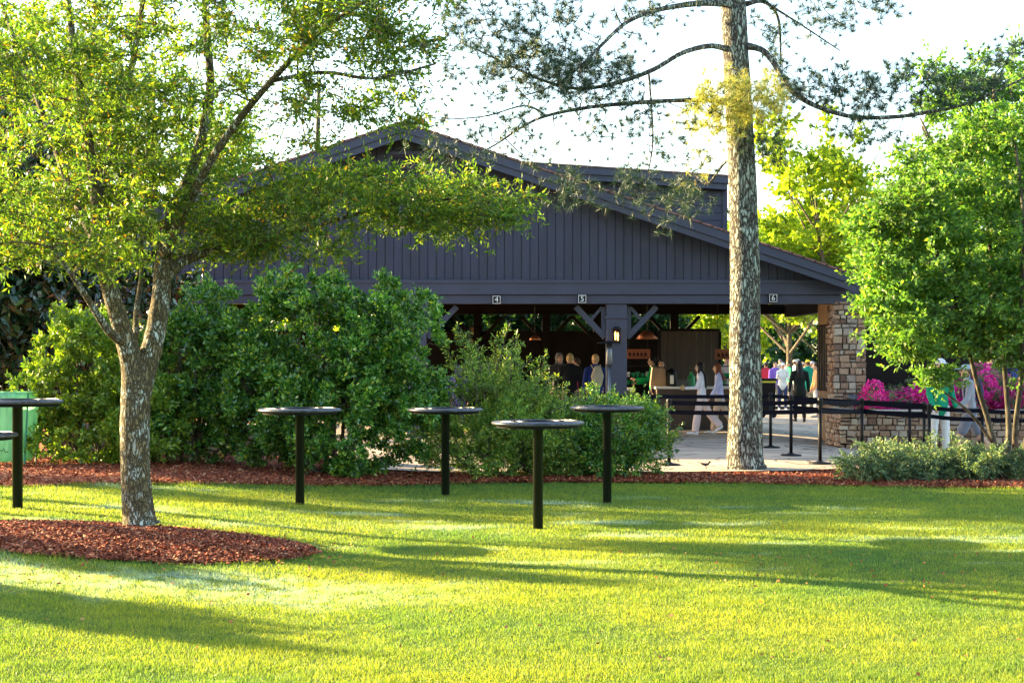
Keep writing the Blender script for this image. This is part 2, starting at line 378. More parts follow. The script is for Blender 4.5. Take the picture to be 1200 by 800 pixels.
# ------------------------------------------------------------- plants
def ell(r, c, rad, n, shell=0.0):
    u = unit(r.normal(size=(n,3))); t = r.uniform(shell**3, 1, n)**(1/3)
    return np.array(c) + u*t[:,None]*np.array(rad)
def grow(limbs, clumps, r, r0=.02, bend=.12, minr=.004, sag=0):
    """connect every clump to the nearest existing node; returns branch tubes"""
    nodes = []; nr = []
    for pts, rad in limbs:
        pts = np.array(pts); rad = np.array(rad)*np.ones(len(pts))
        for i in range(len(pts)-1):
            if len(pts) > 4 and i < len(pts)*.25: continue
            k = max(2, int(np.linalg.norm(pts[i+1]-pts[i])/.15))
            for t in np.linspace(0, 1, k): nodes.append(pts[i]*(1-t)+pts[i+1]*t); nr.append(rad[i]*(1-t)+rad[i+1]*t)
    nodes = np.array(nodes); nr = np.array(nr)
    d = np.array([np.min(np.linalg.norm(nodes-c, axis=1)) for c in clumps])
    out = []
    for i in np.argsort(d):
        c = clumps[i]; dd = np.linalg.norm(nodes-c, axis=1) + np.maximum(0, nodes[:,2]-c[2])*.35
        j = int(np.argmin(dd)); p = nodes[j]; l = np.linalg.norm(c-p)
        if l < .05: continue
        off = r.normal(size=3)*bend*l; off[2] += (.12-sag)*l
        ts = np.linspace(0, 1, 5)[:,None]
        q = p*(1-ts)**2 + ((p+c)/2+off)*2*ts*(1-ts) + c*ts**2
        ra = min(nr[j]*.75, r0*(.4+.6*min(1, l/1.2)))
        rr = np.linspace(max(ra, minr), minr, 5)
        out.append((q, rr)); nodes = np.vstack([nodes, q[1:]]); nr = np.concatenate([nr, rr[1:]])
    return out
def twig_leaves(clumps, r, R_, ntw, nlf, Lh, W, up=.2, out_c=None, outb=0, spread=.8, tl=None, fz=1.0):
    n = len(clumps); C = np.repeat(clumps, ntw, 0)
    D = r.normal(size=(n*ntw,3)); D[:,2] = D[:,2]*fz + up
    if out_c is not None: D = unit(D) + outb*unit(C-np.array(out_c))
    D = unit(D)
    T = (tl or R_)*r.uniform(.5, 1.15, n*ntw)
    C = C + unit(r.normal(size=C.shape))*np.array([1,1,fz])*R_*.35*r.uniform(0,1,(len(C),1))
    tip = C + D*T[:,None]
    C2 = np.repeat(C, nlf, 0); D2 = np.repeat(D, nlf, 0); T2 = np.repeat(T, nlf)
    t = r.uniform(.1, 1, len(C2))
    pos = C2 + D2*(t*T2)[:,None] + r.normal(size=C2.shape)*.012
    ld = D2*.8 + r.normal(size=C2.shape)*spread
    return leaf_quads(pos, ld, Lh, W, r), C, tip
def twigs_mesh(C, tip, w=.004):
    d = unit(tip-C); s = unit(np.cross(d, np.array([.3,.2,1.])))*w; s2 = unit(np.cross(d, s))*w
    a = np.stack([C-s, C+s, tip], 1); b = np.stack([C-s2, C+s2, tip], 1)
    return np.concatenate([a, b])
def plant(name, label, cat, base, limbs, clumps, leafm, barkm, r, cr=.3, ntw=9, nlf=14, Lh=.055, W=.018,
          r0=.02, group=None, up=.2, out_c=None, outb=0, sides=12, tmesh=True, crown='crown', trunk='trunk', spread=.8, tl=None, minr=.004, bark_disp=0, twig_frac=1.0, bend=.12, fz=1.0):
    base = np.array(base, float); e = empty(name, base); tag(e, label, cat, group)
    mb = MB()
    for pts, rad in limbs:
        pts = np.array(pts, float)
        # subdivide with a smooth curve
        P2, R2 = smooth_path(pts, rad)
        v, f = tube(P2-base, R2, sides)
        if bark_disp:
            nv = len(P2)*sides; ph = np.array([math.sin(a*1.7)*math.cos(b*2.3) for a, b in zip(v[:,2]*9+v[:,0]*40, v[:,1]*35+v[:,2]*4)])
            cen = np.repeat(P2-base, sides, 0); v = cen + (v-cen)*(1+bark_disp*ph[:,None])
        mb.add(v, f)
    if not len(clumps): link(trunk, mb.mesh(trunk, True), barkm, e)
    else:
        br = grow(limbs, clumps, r, r0, minr=minr, bend=bend)
        lv, C, tip = twig_leaves(clumps, r, cr, ntw, nlf, Lh, W, up, out_c, outb, spread, tl, fz)
        for q, rr in br: mb.tube(q-base, rr, 5)
        link(trunk, mb.mesh(trunk, True), barkm, e)
        if tmesh:
            k = int(len(C)*twig_frac); tw = twigs_mesh(C[:k]-base, tip[:k]-base, minr*.7)
            link('twigs', npmesh('twigs', tw, 3), barkm, e)
        val = r.uniform(0, 1, len(lv))
        link(crown, npmesh(crown, lv-base, 4, val), leafm, e)
    return e
def smooth_path(pts, rad, k=5):
    pts = np.array(pts, float); rad = np.array(rad, float)*np.ones(len(pts)); n = len(pts)
    if n < 3: return pts, rad
    P_ = []; R_ = []
    for i in range(n-1):
        p0 = pts[max(i-1,0)]; p1 = pts[i]; p2 = pts[i+1]; p3 = pts[min(i+2,n-1)]
        for t in np.linspace(0, 1, k, endpoint=False):
            P_.append(.5*((2*p1)+(-p0+p2)*t+(2*p0-5*p1+4*p2-p3)*t*t+(-p0+3*p1-3*p2+p3)*t**3)); R_.append(rad[i]*(1-t)+rad[i+1]*t)
    P_.append(pts[-1]); R_.append(rad[-1]); return np.array(P_), np.array(R_)
def pxl(*a):   # limb from pixel rows (px, py, d, diameter in px)
    return [P(x, y, d) for x, y, d, w in a], [w*d/F/2 for x, y, d, w in a]
def pxclumps(r, rows, dscale=1):
    out = []
    for (px, py, rx, ry, d, dd, n) in rows:
        c = P(px, py, d); s = d/F
        out.append(ell(r, c, (rx*s, dd, ry*s), n))
    return np.vstack(out)
# ============================================================= SETTING
def edge(x):
    return np.interp(x, [-60,-9,-5.5,-3,0,3,6.5,12,60], [18,18,18.4,20.4,21.9,21.75,20.8,20.1,20])
def bedend(x):
    return np.interp(x, [-60,-6,-4,-2.4,-1,.5,2,4,6,7.5,12,60], [40,40,29,23.2,23.0,23.2,23.0,23.2,24.3,26.2,27,27])
def sheet(name, xs, y0, y1, ny, zoff, m, extra=None):
    V = []; nx = len(xs)
    for x in xs:
        a = y0(x) if callable(y0) else y0; b = y1(x) if callable(y1) else y1
        for j in range(ny):
            y = a+(b-a)*j/(ny-1); z = gg(x, y)+zoff
            if extra is not None: z += float(extra(x, y))
            V.append((x, y, z))
    f = [(i*ny+j, (i+1)*ny+j, (i+1)*ny+j+1, i*ny+j+1) for i in range(nx-1) for j in range(ny-1)]
    me = bpy.data.meshes.new(name); me.from_pydata(V, [], f); me.update(); me.shade_smooth()
    return tag(link(name, me, m), kind='structure')
xs = np.unique(np.concatenate([np.linspace(-60,-12,20), np.linspace(-12,14,80), np.linspace(14,60,20)]))
sheet('lawn', xs, -25, lambda x: edge(x)+.15, 120, 0, M['lawn'])
def bedbump(x, y):
    e = edge(x); return .025*ss(0, .35, y-e) + .02*math.sin(x*3.1)*math.sin(y*2.7)*float(ss(.1,.5,y-e))
sheet('mulch_bed', xs, lambda x: edge(x)+.02*math.sin(x*9), lambda x: bedend(x)+.4, 40, .012, M['mulch'], bedbump)
sheet('patio', xs, lambda x: bedend(x), 58, 60, .075, M['flag'])
sheet('road', np.linspace(-120,140,30), 58, 95, 6, .07, paint('pale_asphalt', (.30,.29,.27), .85, .12, 2, bmp=.2))
mb = MB(); mb.box2((-700,-300,-.8), (700,900,-.5)); tag(mb.build('ground', paint('far_meadow', (.06,.12,.03), .95, .3, .3)), kind='structure')
# mulch ring around the oak
V = []; nr_, na = 14, 72
for i in range(nr_+1):
    for k in range(na):
        t = 2*math.pi*k/na; rr = i/nr_*(1+.025*math.sin(5*t)+.02*math.sin(11*t+1))
        x = TREE[0]+1.75*rr*math.cos(t); y = 13.75+1.12*rr*math.sin(t)
        V.append((x, y, gg(x,y)+.006+float(mound(x,y))))
f = [(i*na+k, i*na+(k+1)%na, (i+1)*na+(k+1)%na, (i+1)*na+k) for i in range(nr_) for k in range(na)]
me = bpy.data.meshes.new('mulch_ring'); me.from_pydata(V, [], f); me.update(); me.shade_smooth()
tag(link('mulch_ring', me, M['mulch']), kind='structure')
# loose chips
def chips(name, x, y, z, size, r, label, m):
    n = len(x); c = np.stack([x, y, z], 1)
    d = r.normal(size=(n,3)); d[:,2] *= .35; d = unit(d)
    s = unit(np.cross(d, np.array([0,0,1.])+r.normal(size=(n,3))*.35)); Ls = size*r.uniform(.4,1.5,n)[:,None]; Ws = Ls*r.uniform(.2,.45,n)[:,None]
    q = np.stack([c-d*Ls/2-s*Ws/2, c+d*Ls/2-s*Ws/2, c+d*Ls/2+s*Ws/2, c-d*Ls/2+s*Ws/2], 1)
    return tag(link(name, npmesh(name, q, 4, r.uniform(0,1,n)), m), label, 'mulch', kind='stuff')
n = 34000; t = rng.uniform(0, 2*np.pi, n); rr = np.sqrt(np.minimum(rng.uniform(0, 1.02, n)+(rng.uniform(0,1,n)<.05)*rng.uniform(0,.3,n), 1.4))
x = TREE[0]+1.75*rr*np.cos(t); y = 13.75+1.12*rr*np.sin(t)
chips('mulch_chips', x, y, g(x,y)+.02+mound(x,y)+rng.uniform(0,.012,n), .036, rng, 'red bark mulch chips in the ring round the forked tree', M['chips'])
n = 90000; x = rng.uniform(-11, 11, n); e_ = edge(x); b_ = np.minimum(bedend(x), 25); y = e_+(b_-e_)*rng.uniform(0,1,n)**1.3
chips('mulch_chips', x, y, g(x,y)+.02+.025*ss(0,.35,y-e_)+rng.uniform(0,.02,n), .038, rng, 'red bark mulch and pine straw along the planting bed', M['chips'])
# grass blades
def blades():
    P_ = []; 
    for y0, y1, dens in [(6.6,9.5,13500),(9.5,12,9500),(12,15,5000),(15,18,3400),(18,21.7,2500)]:
        w = y1*.33+1.6; n = int((y1-y0)*2*w*dens)
        P_.append(np.stack([rng.uniform(-w, w, n), rng.uniform(y0, y1, n)], 1))
    p = np.vstack(P_); x, y = p[:,0], p[:,1]
    keep = (y < edge(x)+rng.uniform(-.02,.07,len(x))) & (np.hypot((x-TREE[0])/1.75, (y-13.75)/1.12) > .97+rng.uniform(-.09,.05,len(x))+.03*np.sin(np.arctan2(y-13.75,x-TREE[0])*13))
    p = p[keep]; x, y = p[:,0], p[:,1]; n = len(p)
    # height follows soft tufts
    tuft = .5+.5*np.sin(x*6.3+np.sin(y*4.1)*2)*np.sin(y*5.7+np.sin(x*3.3)*2)
    h = (.011+.012*tuft)*(1+.035*np.maximum(0,y-10))*rng.uniform(.5,1.4,n)
    h *= 1+.5*(np.hypot((x-TREE[0])/1.75, (y-13.75)/1.12) < 1.08) + .5*(y>edge(x)-.15)
    w = .0019+.00022*y
    w = w*rng.uniform(.7,1.3,n); a = rng.uniform(0, 2*np.pi, n)
    s = np.stack([np.cos(a), np.sin(a), 0*a], 1)*w[:,None]/2
    b = np.stack([x, y, g(x,y)-.002], 1)
    la = rng.uniform(0, 2*np.pi, n); ln = rng.uniform(0,.8,n)*h
    tip = b+np.stack([np.cos(la)*ln, np.sin(la)*ln, h], 1)
    q = np.stack([b-s, b+s, tip+s*.25, tip-s*.25], 1)
    return npmesh('grass', q, 4, rng.uniform(0,1,n))
tag(link('grass', blades(), M['grass']), 'short mown lawn grass streaked with light and shade', 'grass', kind='stuff')
n = 430; cx_ = rng.uniform(-5.5, 6.5, 28); cy_ = rng.uniform(7.5, 14, 28); kx = rng.integers(0, 28, n); x = cx_[kx]+rng.normal(size=n)*.7; y = cy_[kx]+rng.normal(size=n)*.7; y = np.clip(y, 7.2, 16)
lv = leaf_quads(np.stack([x, y, g(x,y)+rng.uniform(.02,.045,n)], 1), np.stack([rng.normal(size=n), rng.normal(size=n), rng.normal(size=n)*.3], 1), .032, .018, rng, .3)
tag(link('fallen_leaves', npmesh('fallen_leaves', lv, 4, rng.uniform(0,1,n)), M['fallen']), 'small red fallen leaves scattered over the sunlit lawn', 'leaves', kind='stuff')

# ============================================================= BUILDING
YF = 32.0; YR = 31.4; YB = 40.0
B = empty('pavilion_building', (0, YF, 0)); tag(B, 'long low dark slate pavilion with a wide gable roof and open front', 'building')
O = np.array([0, YF, 0])
def bp(mb, name, m, parent=None, **k):     # part whose mesh is given in world space
    off = O
    for v in mb.v: v -= off
    o = mb.build(name, m, parent or B, **k); return o
def prism(mb, poly, y0, y1, a=None):       # poly in (x, z), extruded along y
    n = len(poly); v = [(x, y0, z) for x, z in poly]+[(x, y1, z) for x, z in poly]
    f = [tuple(range(n)), tuple(range(2*n-1, n-1, -1))]+[(i, i+n, (i+1)%n+n, (i+1)%n) for i in range(n)]
    mb.add(v, f, a)
AX, AZ = X(472, YR), Z(142, YR); EX, EZ = X(1004, YR), Z(322, YR); SL = (AZ-EZ)/(EX-AX)
LX = AX-(EX-AX)
def rz_(x): return AZ-abs(x-AX)*SL
# roof slab, shingle skin, rakes
mb = MB()
for sx in (1, -1):
    ex = AX+sx*(EX-AX)
    prism(mb, [(AX, AZ-.03), (ex, EZ-.03), (ex, EZ-.14), (AX, AZ-.14)], YR+.03, YB+.6)
bp(mb, 'roof', M['dark'])
mb = MB()
for sx in (1, -1):
    ex = AX+sx*(EX-AX+.06)
    nrow = 40
    for i in range(nrow):
        a = i/nrow; b = (i+1.15)/nrow
        x0 = AX+(ex-AX)*a; x1 = AX+(ex-AX)*min(b,1); z0 = rz_(x0); z1 = rz_(x1)
        prism(mb, [(x0, z0+.0), (x1, z1+.018), (x1, z1-.025), (x0, z0-.028)], YR-.03, YB+.62)
bp(mb, 'shingles', M['shingle'])
mb = MB()
for sx in (1, -1):
    ex = AX+sx*(EX-AX); prism(mb, [(AX, AZ-.032), (ex, EZ-.032), (ex, EZ-.20), (AX, AZ-.20)], YR, YR+.05)
    prism(mb, [(AX, AZ-.18), (ex, EZ-.18), (ex, EZ-.335), (AX, AZ-.335)], YR+.04, YR+.09)
    mb.box2((min(ex, ex-sx*.05), YR+.05, EZ-.26), (max(ex, ex-sx*.05), YB+.6, EZ-.032))
bp(mb, 'fascia', M['trim'])
mb = MB()
for sx in (1, -1):
    ex = AX+sx*(EX-AX-.06); prism(mb, [(AX, AZ-.20), (ex, EZ-.20), (ex, EZ-.24), (AX, AZ-.24)], YR+.1, YF+.02)
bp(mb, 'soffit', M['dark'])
# vertical board siding
mb = MB(); x = LX+.35; WB = .168
HT = Z(331, YF)
while x < EX-.35:
    x1 = x+WB-.014
    za, zb = rz_(x)-.26, rz_(x1)-.26
    if min(za, zb) > HT+.02: prism(mb, [(x, HT), (x1, HT), (x1, zb), (x, za)], YF-.03, YF+.01)
    x += WB
prism(mb, [(LX+.35, HT-.1), (EX-.35, HT-.1), (EX-.35, rz_(EX-.35)-.25), (AX, AZ-.25), (LX+.35, rz_(LX+.35)-.25)], YF, YF+.12)
wall = bp(mb, 'gable_wall', M['siding'])
# louvred vent
mb = MB(); vx = X(481, YF); vz = Z(203, YF)
for sx in (-1, 1): mb.box((vx+sx*.42, YF-.05, vz), (.07, .06, .72))
mb.box((vx, YF-.05, vz+.39), (.91, .06, .07)); mb.box((vx, YF-.05, vz-.39), (.91, .06, .07))
for i in range(9):
    c, s_ = math.cos(.7), math.sin(.7); mb.box((vx, YF-.045, vz-.32+i*.08), (.78, .02, .075), [(1,0,0),(0,c,-s_),(0,s_,c)])
bp(mb, 'vent', M['trim'])
# header beam
HX0, HX1 = LX+.3, X(1006, YF)
mb = MB(); mb.box2((HX0, YF-.09, Z(345.5, YF)), (HX1, YF+.2, HT+.0)); mb.box2((HX0, YF-.11, HT-.02), (HX1, YF-.02, HT+.05))
mb.box2((HX0, YF-.045, Z(356, YF)), (HX1, YF+.16, Z(346, YF)))
bp(mb, 'header_beam', M['trim'], bevel=.006)
HB = Z(356, YF)
# posts with knee braces
for pxc in (20, 255, 490, 722):
    cx = X(pxc, YF+.2); w = .40 if pxc == 722 else .34
    mb = MB(); mb.box2((cx-w/2, YF, gg(cx,YF)+.05), (cx+w/2, YF+w, HB+.002)); mb.box2((cx-w/2-.03, YF-.03, HB-.29), (cx+w/2+.03, YF+w+.03, HB-.25))
    mb.box2((cx-w/2-.04, YF-.04, gg(cx,YF)+.05), (cx+w/2+.04, YF+w+.04, .35))
    bp(mb, 'post', M['trim'], bevel=.008)
    for sx in (-1, 1):
        mb = MB(); e0 = cx+sx*w/2; ym = YF+w/2
        mb.bar((e0+sx*.02, ym, HB-.66), (e0+sx*.60, ym, HB-.05), .12, .11)
        mb.bar((e0+sx*.045, ym, HB-.05), (e0+sx*.045, ym, HB-.62), .1, .07)
        mb.bar((e0+sx*.08, ym, HB-.06), (e0+sx*.30, ym, HB-.31), .08, .06)
        bp(mb, 'knee_brace', M['trim'])
# number plates
def text_mesh(s, size, depth=.004):
    c = bpy.data.curves.new('t', 'FONT'); c.body = s; c.size = size; c.extrude = depth; c.align_x = 'CENTER'; c.align_y = 'CENTER'
    o = bpy.data.objects.new('t', c); COL.objects.link(o); dg = bpy.context.evaluated_depsgraph_get()
    me = bpy.data.meshes.new_from_object(o.evaluated_get(dg)); bpy.data.objects.remove(o); return me
for s_, pxc, pyc in (('4', 582, 351.5), ('5', 682, 350.5), ('6', 905, 349.5)):
    cx, cz = X(pxc, YF), Z(pyc, YF)
    mb = MB(); mb.box2((cx-.085, YF-.125, cz-.085), (cx+.085, YF-.092, cz+.085)); pl = bp(mb, 'number_plate', M['black'])
    mb = MB()
    for a, b, c, d in ((-.076,-.076,.076,-.067), (-.076,.067,.076,.076), (-.076,-.067,-.067,.067), (.067,-.067,.076,.067)):
        mb.box2((cx+a, YF-.130, cz+b), (cx+c, YF-.1255, cz+d))
    bp(mb, 'border', M['white'], pl)
    me = text_mesh(s_, .15); me.name = 'digit'; o = link('digit', me, M['white'], pl); o.rotation_euler = (R(90), 0, 0); o.location = (cx, -.131, cz)
# lantern on the post
cx, cz = X(722, YF), Z(393, YF)
mb = MB(); mb.box((cx, YF-.02, cz), (.12, .03, .30)); mb.box((cx, YF-.13, cz+.13), (.17, .17, .03)); mb.box((cx, YF-.13, cz+.16), (.10, .10, .03)); mb.box((cx, YF-.13, cz-.12), (.15, .15, .025))
mb.box((cx, YF-.06, cz+.13), (.03, .12, .02))
for a in (-1, 1):
    for b in (-1, 1): mb.box((cx+a*.068, YF-.13+b*.068, cz), (.012, .012, .24))
lan = bp(mb, 'lantern', M['black'])
mb = MB(); mb.lathe([(.012,-.09),(.014,-.02),(.02,.02),(.012,.06),(.003,.08)], 10, (cx-.022, YF-.13, cz)); mb.lathe([(.012,-.09),(.014,-.02),(.018,.02),(.01,.05),(.003,.07)], 10, (cx+.026, YF-.13, cz-.01))
bp(mb, 'flame', M['lamp'], lan)
# raised clerestory behind the gable
y0 = 36.0
mb = MB()
tx0, tz0 = X(612, y0), Z(189, y0); tx1, tz1 = X(855, y0), Z(205, y0)
prism(mb, [(tx0, tz0-.05), (tx1-.03, tz1-.05), (tx1-.03, 3.6), (tx0, 3.6)], y0+.35, YB)
z = 3.62
while z < tz1-.3:
    prism(mb, [(tx0, z), (tx1-.02, z), (tx1-.02, z+.152), (tx0, z+.152)], y0+.315, y0+.36); z += .165
prism(mb, [(tx1-.12, 3.62), (tx1-.01, 3.62), (tx1-.01, tz1-.3), (tx1-.12, tz1-.3)], y0+.29, y0+.32)
bp(mb, 'clerestory_wall', M['siding'])
mb = MB(); prism(mb, [(tx0, tz0), (tx1, tz1), (tx1, tz1-.03), (tx0, tz0-.03)], y0-.03, YB+.3); bp(mb, 'clerestory_shingles', M['shingle'])
mb = MB(); prism(mb, [(tx0, tz0-.033), (tx1, tz1-.033), (tx1, tz1-.19), (tx0, tz0-.19)], y0, YB+.25)
prism(mb, [(tx0, tz0-.185), (tx1-.04, tz1-.185), (tx1-.04, tz1-.32), (tx0, tz0-.32)], y0+.06, YB+.2); bp(mb, 'clerestory_fascia', M['trim'])
# ceiling, rear header, rear wall, side wall
for yb in (34.6, 37.3):
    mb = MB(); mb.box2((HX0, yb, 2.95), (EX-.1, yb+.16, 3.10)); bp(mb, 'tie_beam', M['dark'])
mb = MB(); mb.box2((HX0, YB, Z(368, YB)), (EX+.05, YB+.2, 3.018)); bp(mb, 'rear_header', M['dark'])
mb = MB(); prism(mb, [(-3.2, 3.02), (EX-.35, 3.02), (EX-.35, rz_(EX-.35)-.15), (AX, AZ-.15), (-3.2, rz_(-3.2)-.15)], YB+.03, YB+.12); bp(mb, 'added_rear_sun_block', M['siding'])  # unseen, added to block sun on the side beam; left part kept open
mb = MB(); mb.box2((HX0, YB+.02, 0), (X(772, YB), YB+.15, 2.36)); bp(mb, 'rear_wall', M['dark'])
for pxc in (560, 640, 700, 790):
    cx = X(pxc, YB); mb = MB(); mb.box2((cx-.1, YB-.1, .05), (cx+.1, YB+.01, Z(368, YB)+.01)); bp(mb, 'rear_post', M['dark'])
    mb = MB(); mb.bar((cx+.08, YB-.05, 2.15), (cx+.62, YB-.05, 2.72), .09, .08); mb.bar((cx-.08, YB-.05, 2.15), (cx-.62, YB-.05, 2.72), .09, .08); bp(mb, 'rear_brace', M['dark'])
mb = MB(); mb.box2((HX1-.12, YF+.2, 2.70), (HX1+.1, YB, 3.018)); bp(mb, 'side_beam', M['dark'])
# stone masonry
def stone_rect(mb, org, ux, nrm, W, H, r, dep=.03, lo=.08, hi=.17):
    org = np.array(org, float); ux = np.array(ux, float); nrm = np.array(nrm, float); uz = np.array([0,0,1.])
    def blk(x0, z0, x1, z1):
        gpp = .007; x0 += gpp; x1 -= gpp; z0 += gpp; z1 -= gpp
        if x1-x0 < .01 or z1-z0 < .01: return
        d = dep*r.uniform(.5, 1.3); ins = .009; v = []
        for (px, pz, q) in ((x0,z0,0),(x1,z0,0),(x1,z1,0),(x0,z1,0),(x0+ins,z0+ins,1),(x1-ins,z0+ins,1),(x1-ins,z1-ins,1),(x0+ins,z1-ins,1)):
            jj = r.normal()*.007; v.append(org+ux*(px+jj)+uz*(pz+r.normal()*.007)+nrm*(d+r.normal()*.006 if q else .0))
        mb.add(v, [(4,5,6,7),(0,1,5,4),(1,2,6,5),(2,3,7,6),(3,0,4,7)], r.uniform(0,1))
    z = 0
    while z < H-.01:
        h = min(r.uniform(lo, hi), H-z)
        if H-z-h < .04: h = H-z
        x = 0
        while x < W-.01:
            w = min(r.uniform(.08, .22), W-x)
            if W-x-w < .05: w = W-x
            if h > .12 and r.random() < .3:
                s = h*r.uniform(.35,.65); blk(x, z, x+w, z+s); blk(x, z+s, x+w, z+h)
            else: blk(x, z, x+w, z+h)
            x += w
        z += h
r2 = np.random.default_rng(3)
x0, x1 = X(976, YF), X(1014, YF); zb = -.18
mb = MB(); mb.box2((x0+.03, YF-.02, zb), (x1-.03, YF+.62, Z(353, YF))); pil = bp(mb, 'pillar', M['mortar'])
mb = MB(); stone_rect(mb, (x0, YF-.03, zb), (1,0,0), (0,-1,0), x1-x0, Z(353, YF)-zb, r2)
stone_rect(mb, (x0+.02, YF+.62, zb), (0,-1,0), (-1,0,0), .65, Z(353, YF)-zb, r2)
stone_rect(mb, (x1-.02, YF-.03, zb), (0,1,0), (1,0,0), .65, Z(353, YF)-zb, r2)
bp(mb, 'stone_facing', M['stone'], pil, attr=True)
mb = MB(); cx, cz = X(997, YF), Z(466, YF); mb.tube([(cx-.06, YF-.16, cz+.02), (cx+.05, YF-.2, cz-.02)], [.06,.075], 12, True); mb.tube([(cx, YF-.04, cz+.03), (cx, YF-.16, cz)], [.015,.015], 6); bp(mb, 'spot_lamp', M['steel'])
# side wall panel just behind the pillar
mb = MB(); sx0 = X(975, YF+.7)-.05
mb.box2((sx0+.03, YF+.63, -.1), (sx0+.15, 34.1, 2.9)); bp(mb, 'side_wall', M['wood2'])
mb = MB(); mb.box2((sx0-.005, YF+.66, 1.02), (sx0+.031, 34.0, 2.38)); sh = bp(mb, 'shutter', M['dark'])
mb = MB()
for i in range(5): mb.box2((sx0-.03, YF+.7+i*.25, 1.05), (sx0-.006, YF+.76+i*.25, 2.35))
bp(mb, 'slat', M['wood'], sh)
# right-hand recessed wall with dark opening
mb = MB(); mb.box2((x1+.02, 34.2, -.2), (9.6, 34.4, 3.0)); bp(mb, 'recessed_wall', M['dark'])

# planter wall
PW = empty('planter_wall', (9.3, 30.5, -.2)); tag(PW, 'low stone planter wall with a flat cap in front of the magenta azaleas', 'wall')
px0, px1 = X(984, 30.5), 13.0; H = Z(484, 30.5)+.2
mb = MB(); mb.box2((px0+.03-9.3, .02, 0), (px1-9.3, .3, H)); mb.box2((px0+.03-9.3, .02, 0), (px0+.3-9.3, 1.4, H)); mb.build('wall_core', M['mortar'], PW)
mb = MB(); stone_rect(mb, (px0-9.3, 0, 0), (1,0,0), (0,-1,0), px1-px0, H, r2, .025, .07, .15); stone_rect(mb, (px0-9.3+.01, 1.4, 0), (0,-1,0), (-1,0,0), 1.4, H, r2, .025, .07, .15)
mb.build('stone_facing', M['stone'], PW, attr=True)
mb = MB(); mb.box2((px0-.05-9.3, -.07, H), (px1-9.3, .34, H+.06)); mb.box2((px0-.05-9.3, .34, H), (px0+.34-9.3, 1.45, H+.06)); mb.build('cap_stone', M['cap'], PW, bevel=.01)
mb = MB(); mb.box2((px0+.3, 30.8, 0), (13, 34.1, .5)); tag(mb.build('planter_soil', M['mulch']), kind='structure')
# low stone wall behind the left shrubs
LW = empty('low_stone_wall', (-5.0, 24.6, .2)); tag(LW, 'low stone retaining wall half hidden behind the big left evergreen', 'wall')
mb = MB(); mb.box2((-1.9, .02, 0), (2.3, .3, .42)); mb.build('wall_core', M['mortar'], LW)
mb = MB(); stone_rect(mb, (-1.9, 0, 0), (1,0,0), (0,-1,0), 4.2, .42, r2, .025, .06, .13); mb.build('stone_facing', M['stone'], LW, attr=True)
mb = MB(); mb.box2((-1.95, -.06, .42), (2.35, .34, .48)); mb.build('cap_stone', M['cap'], LW)

# ============================================================= INTERIOR THINGS
def thing(name, loc, label, cat, group=None, rz=0): return tag(empty(name, loc, rz), label, cat, group)
FZ = .08
def counter(pxa, pxb, y, top, label):
    xa, xb = X(pxa, y), X(pxb, y); c = (xa+xb)/2; w = (xb-xa)/2
    t = thing('counter', (c, y, FZ), label, 'counter')
    mb = MB(); mb.box2((-w, .05, 0), (w, .7, top-FZ-.05))
    for i in range(int(2*w/.9)+1): mb.box2((-w+i*.9, .03, .05), (-w+i*.9+.06, .0501, top-FZ-.05))
    mb.box2((-w, .02, 0), (w, .05, .1)); mb.build('cabinet', M['wood'], t)
    mb = MB(); mb.box2((-w-.04, -.03, top-FZ-.05), (w+.04, .76, top-FZ)); mb.build('countertop', M['white'], t, bevel=.008)
    return t
counter(770, 868, 36.6, Z(453, 36.6), 'long brown service counter with a pale top behind the two walking women')
counter(680, 742, 37.2, Z(455, 37.2), 'short brown service counter behind the post with the lantern')
t = thing('podium', (X(771, 36.9), 36.95, Z(453, 36.6)), 'small brown wooden podium standing on the service counter', 'podium')
mb = MB(); prism(mb, [(-.18,0),(.18,0),(.16,.40),(-.13,.44)], -.12, .12); mb.build('podium_body', M['wood2'], t)
mb = MB(); mb.box((.015, 0, .445), (.36, .3, .025), [(.995,0,.1),(0,1,0),(-.1,0,.995)]); mb.build('podium_top', M['wood'], t)
t = thing('partition', (X(808, 38.6), 38.6, FZ), 'tall dark brown partition panel behind the service counter', 'partition')
w = X(842, 38.6)-X(808, 38.6); hh = Z(388, 38.6)-FZ
mb = MB()
for i in range(8): mb.box2((-w+i*w/4+.004, -.03, 0), (-w+(i+1)*w/4-.004, .03, hh))
mb.build('panel', M['wood'], t)
mb = MB(); mb.box2((-w-.03, -.05, hh), (w+.03, .05, hh+.06)); mb.box2((-w-.06,-.05,0), (-w,.05,hh)); mb.box2((w,-.05,0), (w+.06,.05,hh)); mb.build('frame', M['dark'], t)
def shop_sign(pxa, pxb, pya, pyb, y, label):
    xa, xb = X(pxa, y), X(pxb, y); c = (xa+xb)/2; w = (xb-xa)/2; z0, z1 = Z(pyb, y), Z(pya, y)
    t = thing('hanging_sign', (c, y, z0), label, 'sign')
    mb = MB(); mb.box2((-w, -.02, 0), (w, .02, z1-z0)); mb.build('board', M['sign'], t)
    mb = MB()
    for k in range(5): mb.box2((-.22+k*.09, -.026, .07), (-.22+k*.09+.055, -.0205, .13)); mb.box2((-.22+k*.09, -.026, .14), (-.22+k*.09+.02+.01*(k%3), -.0205, .16))
    mb.box2((-.23, -.0255, .04), (.22, -.0205, .055)); mb.box2((-.225, -.0257, .05), (-.215, -.0206, .16)); mb.build('lettering', M['dark'], t)
    mb = MB()
    for sx in (-1, 1): mb.tube([(sx*w*.8, 0, z1-z0), (sx*w*.8, 0, 3.02-z0)], .008, 6)
    mb.build('hanger', M['black'], t)
shop_sign(734, 762, 409, 420, 38.2, 'red brown sign board with dark letters left of the podium')
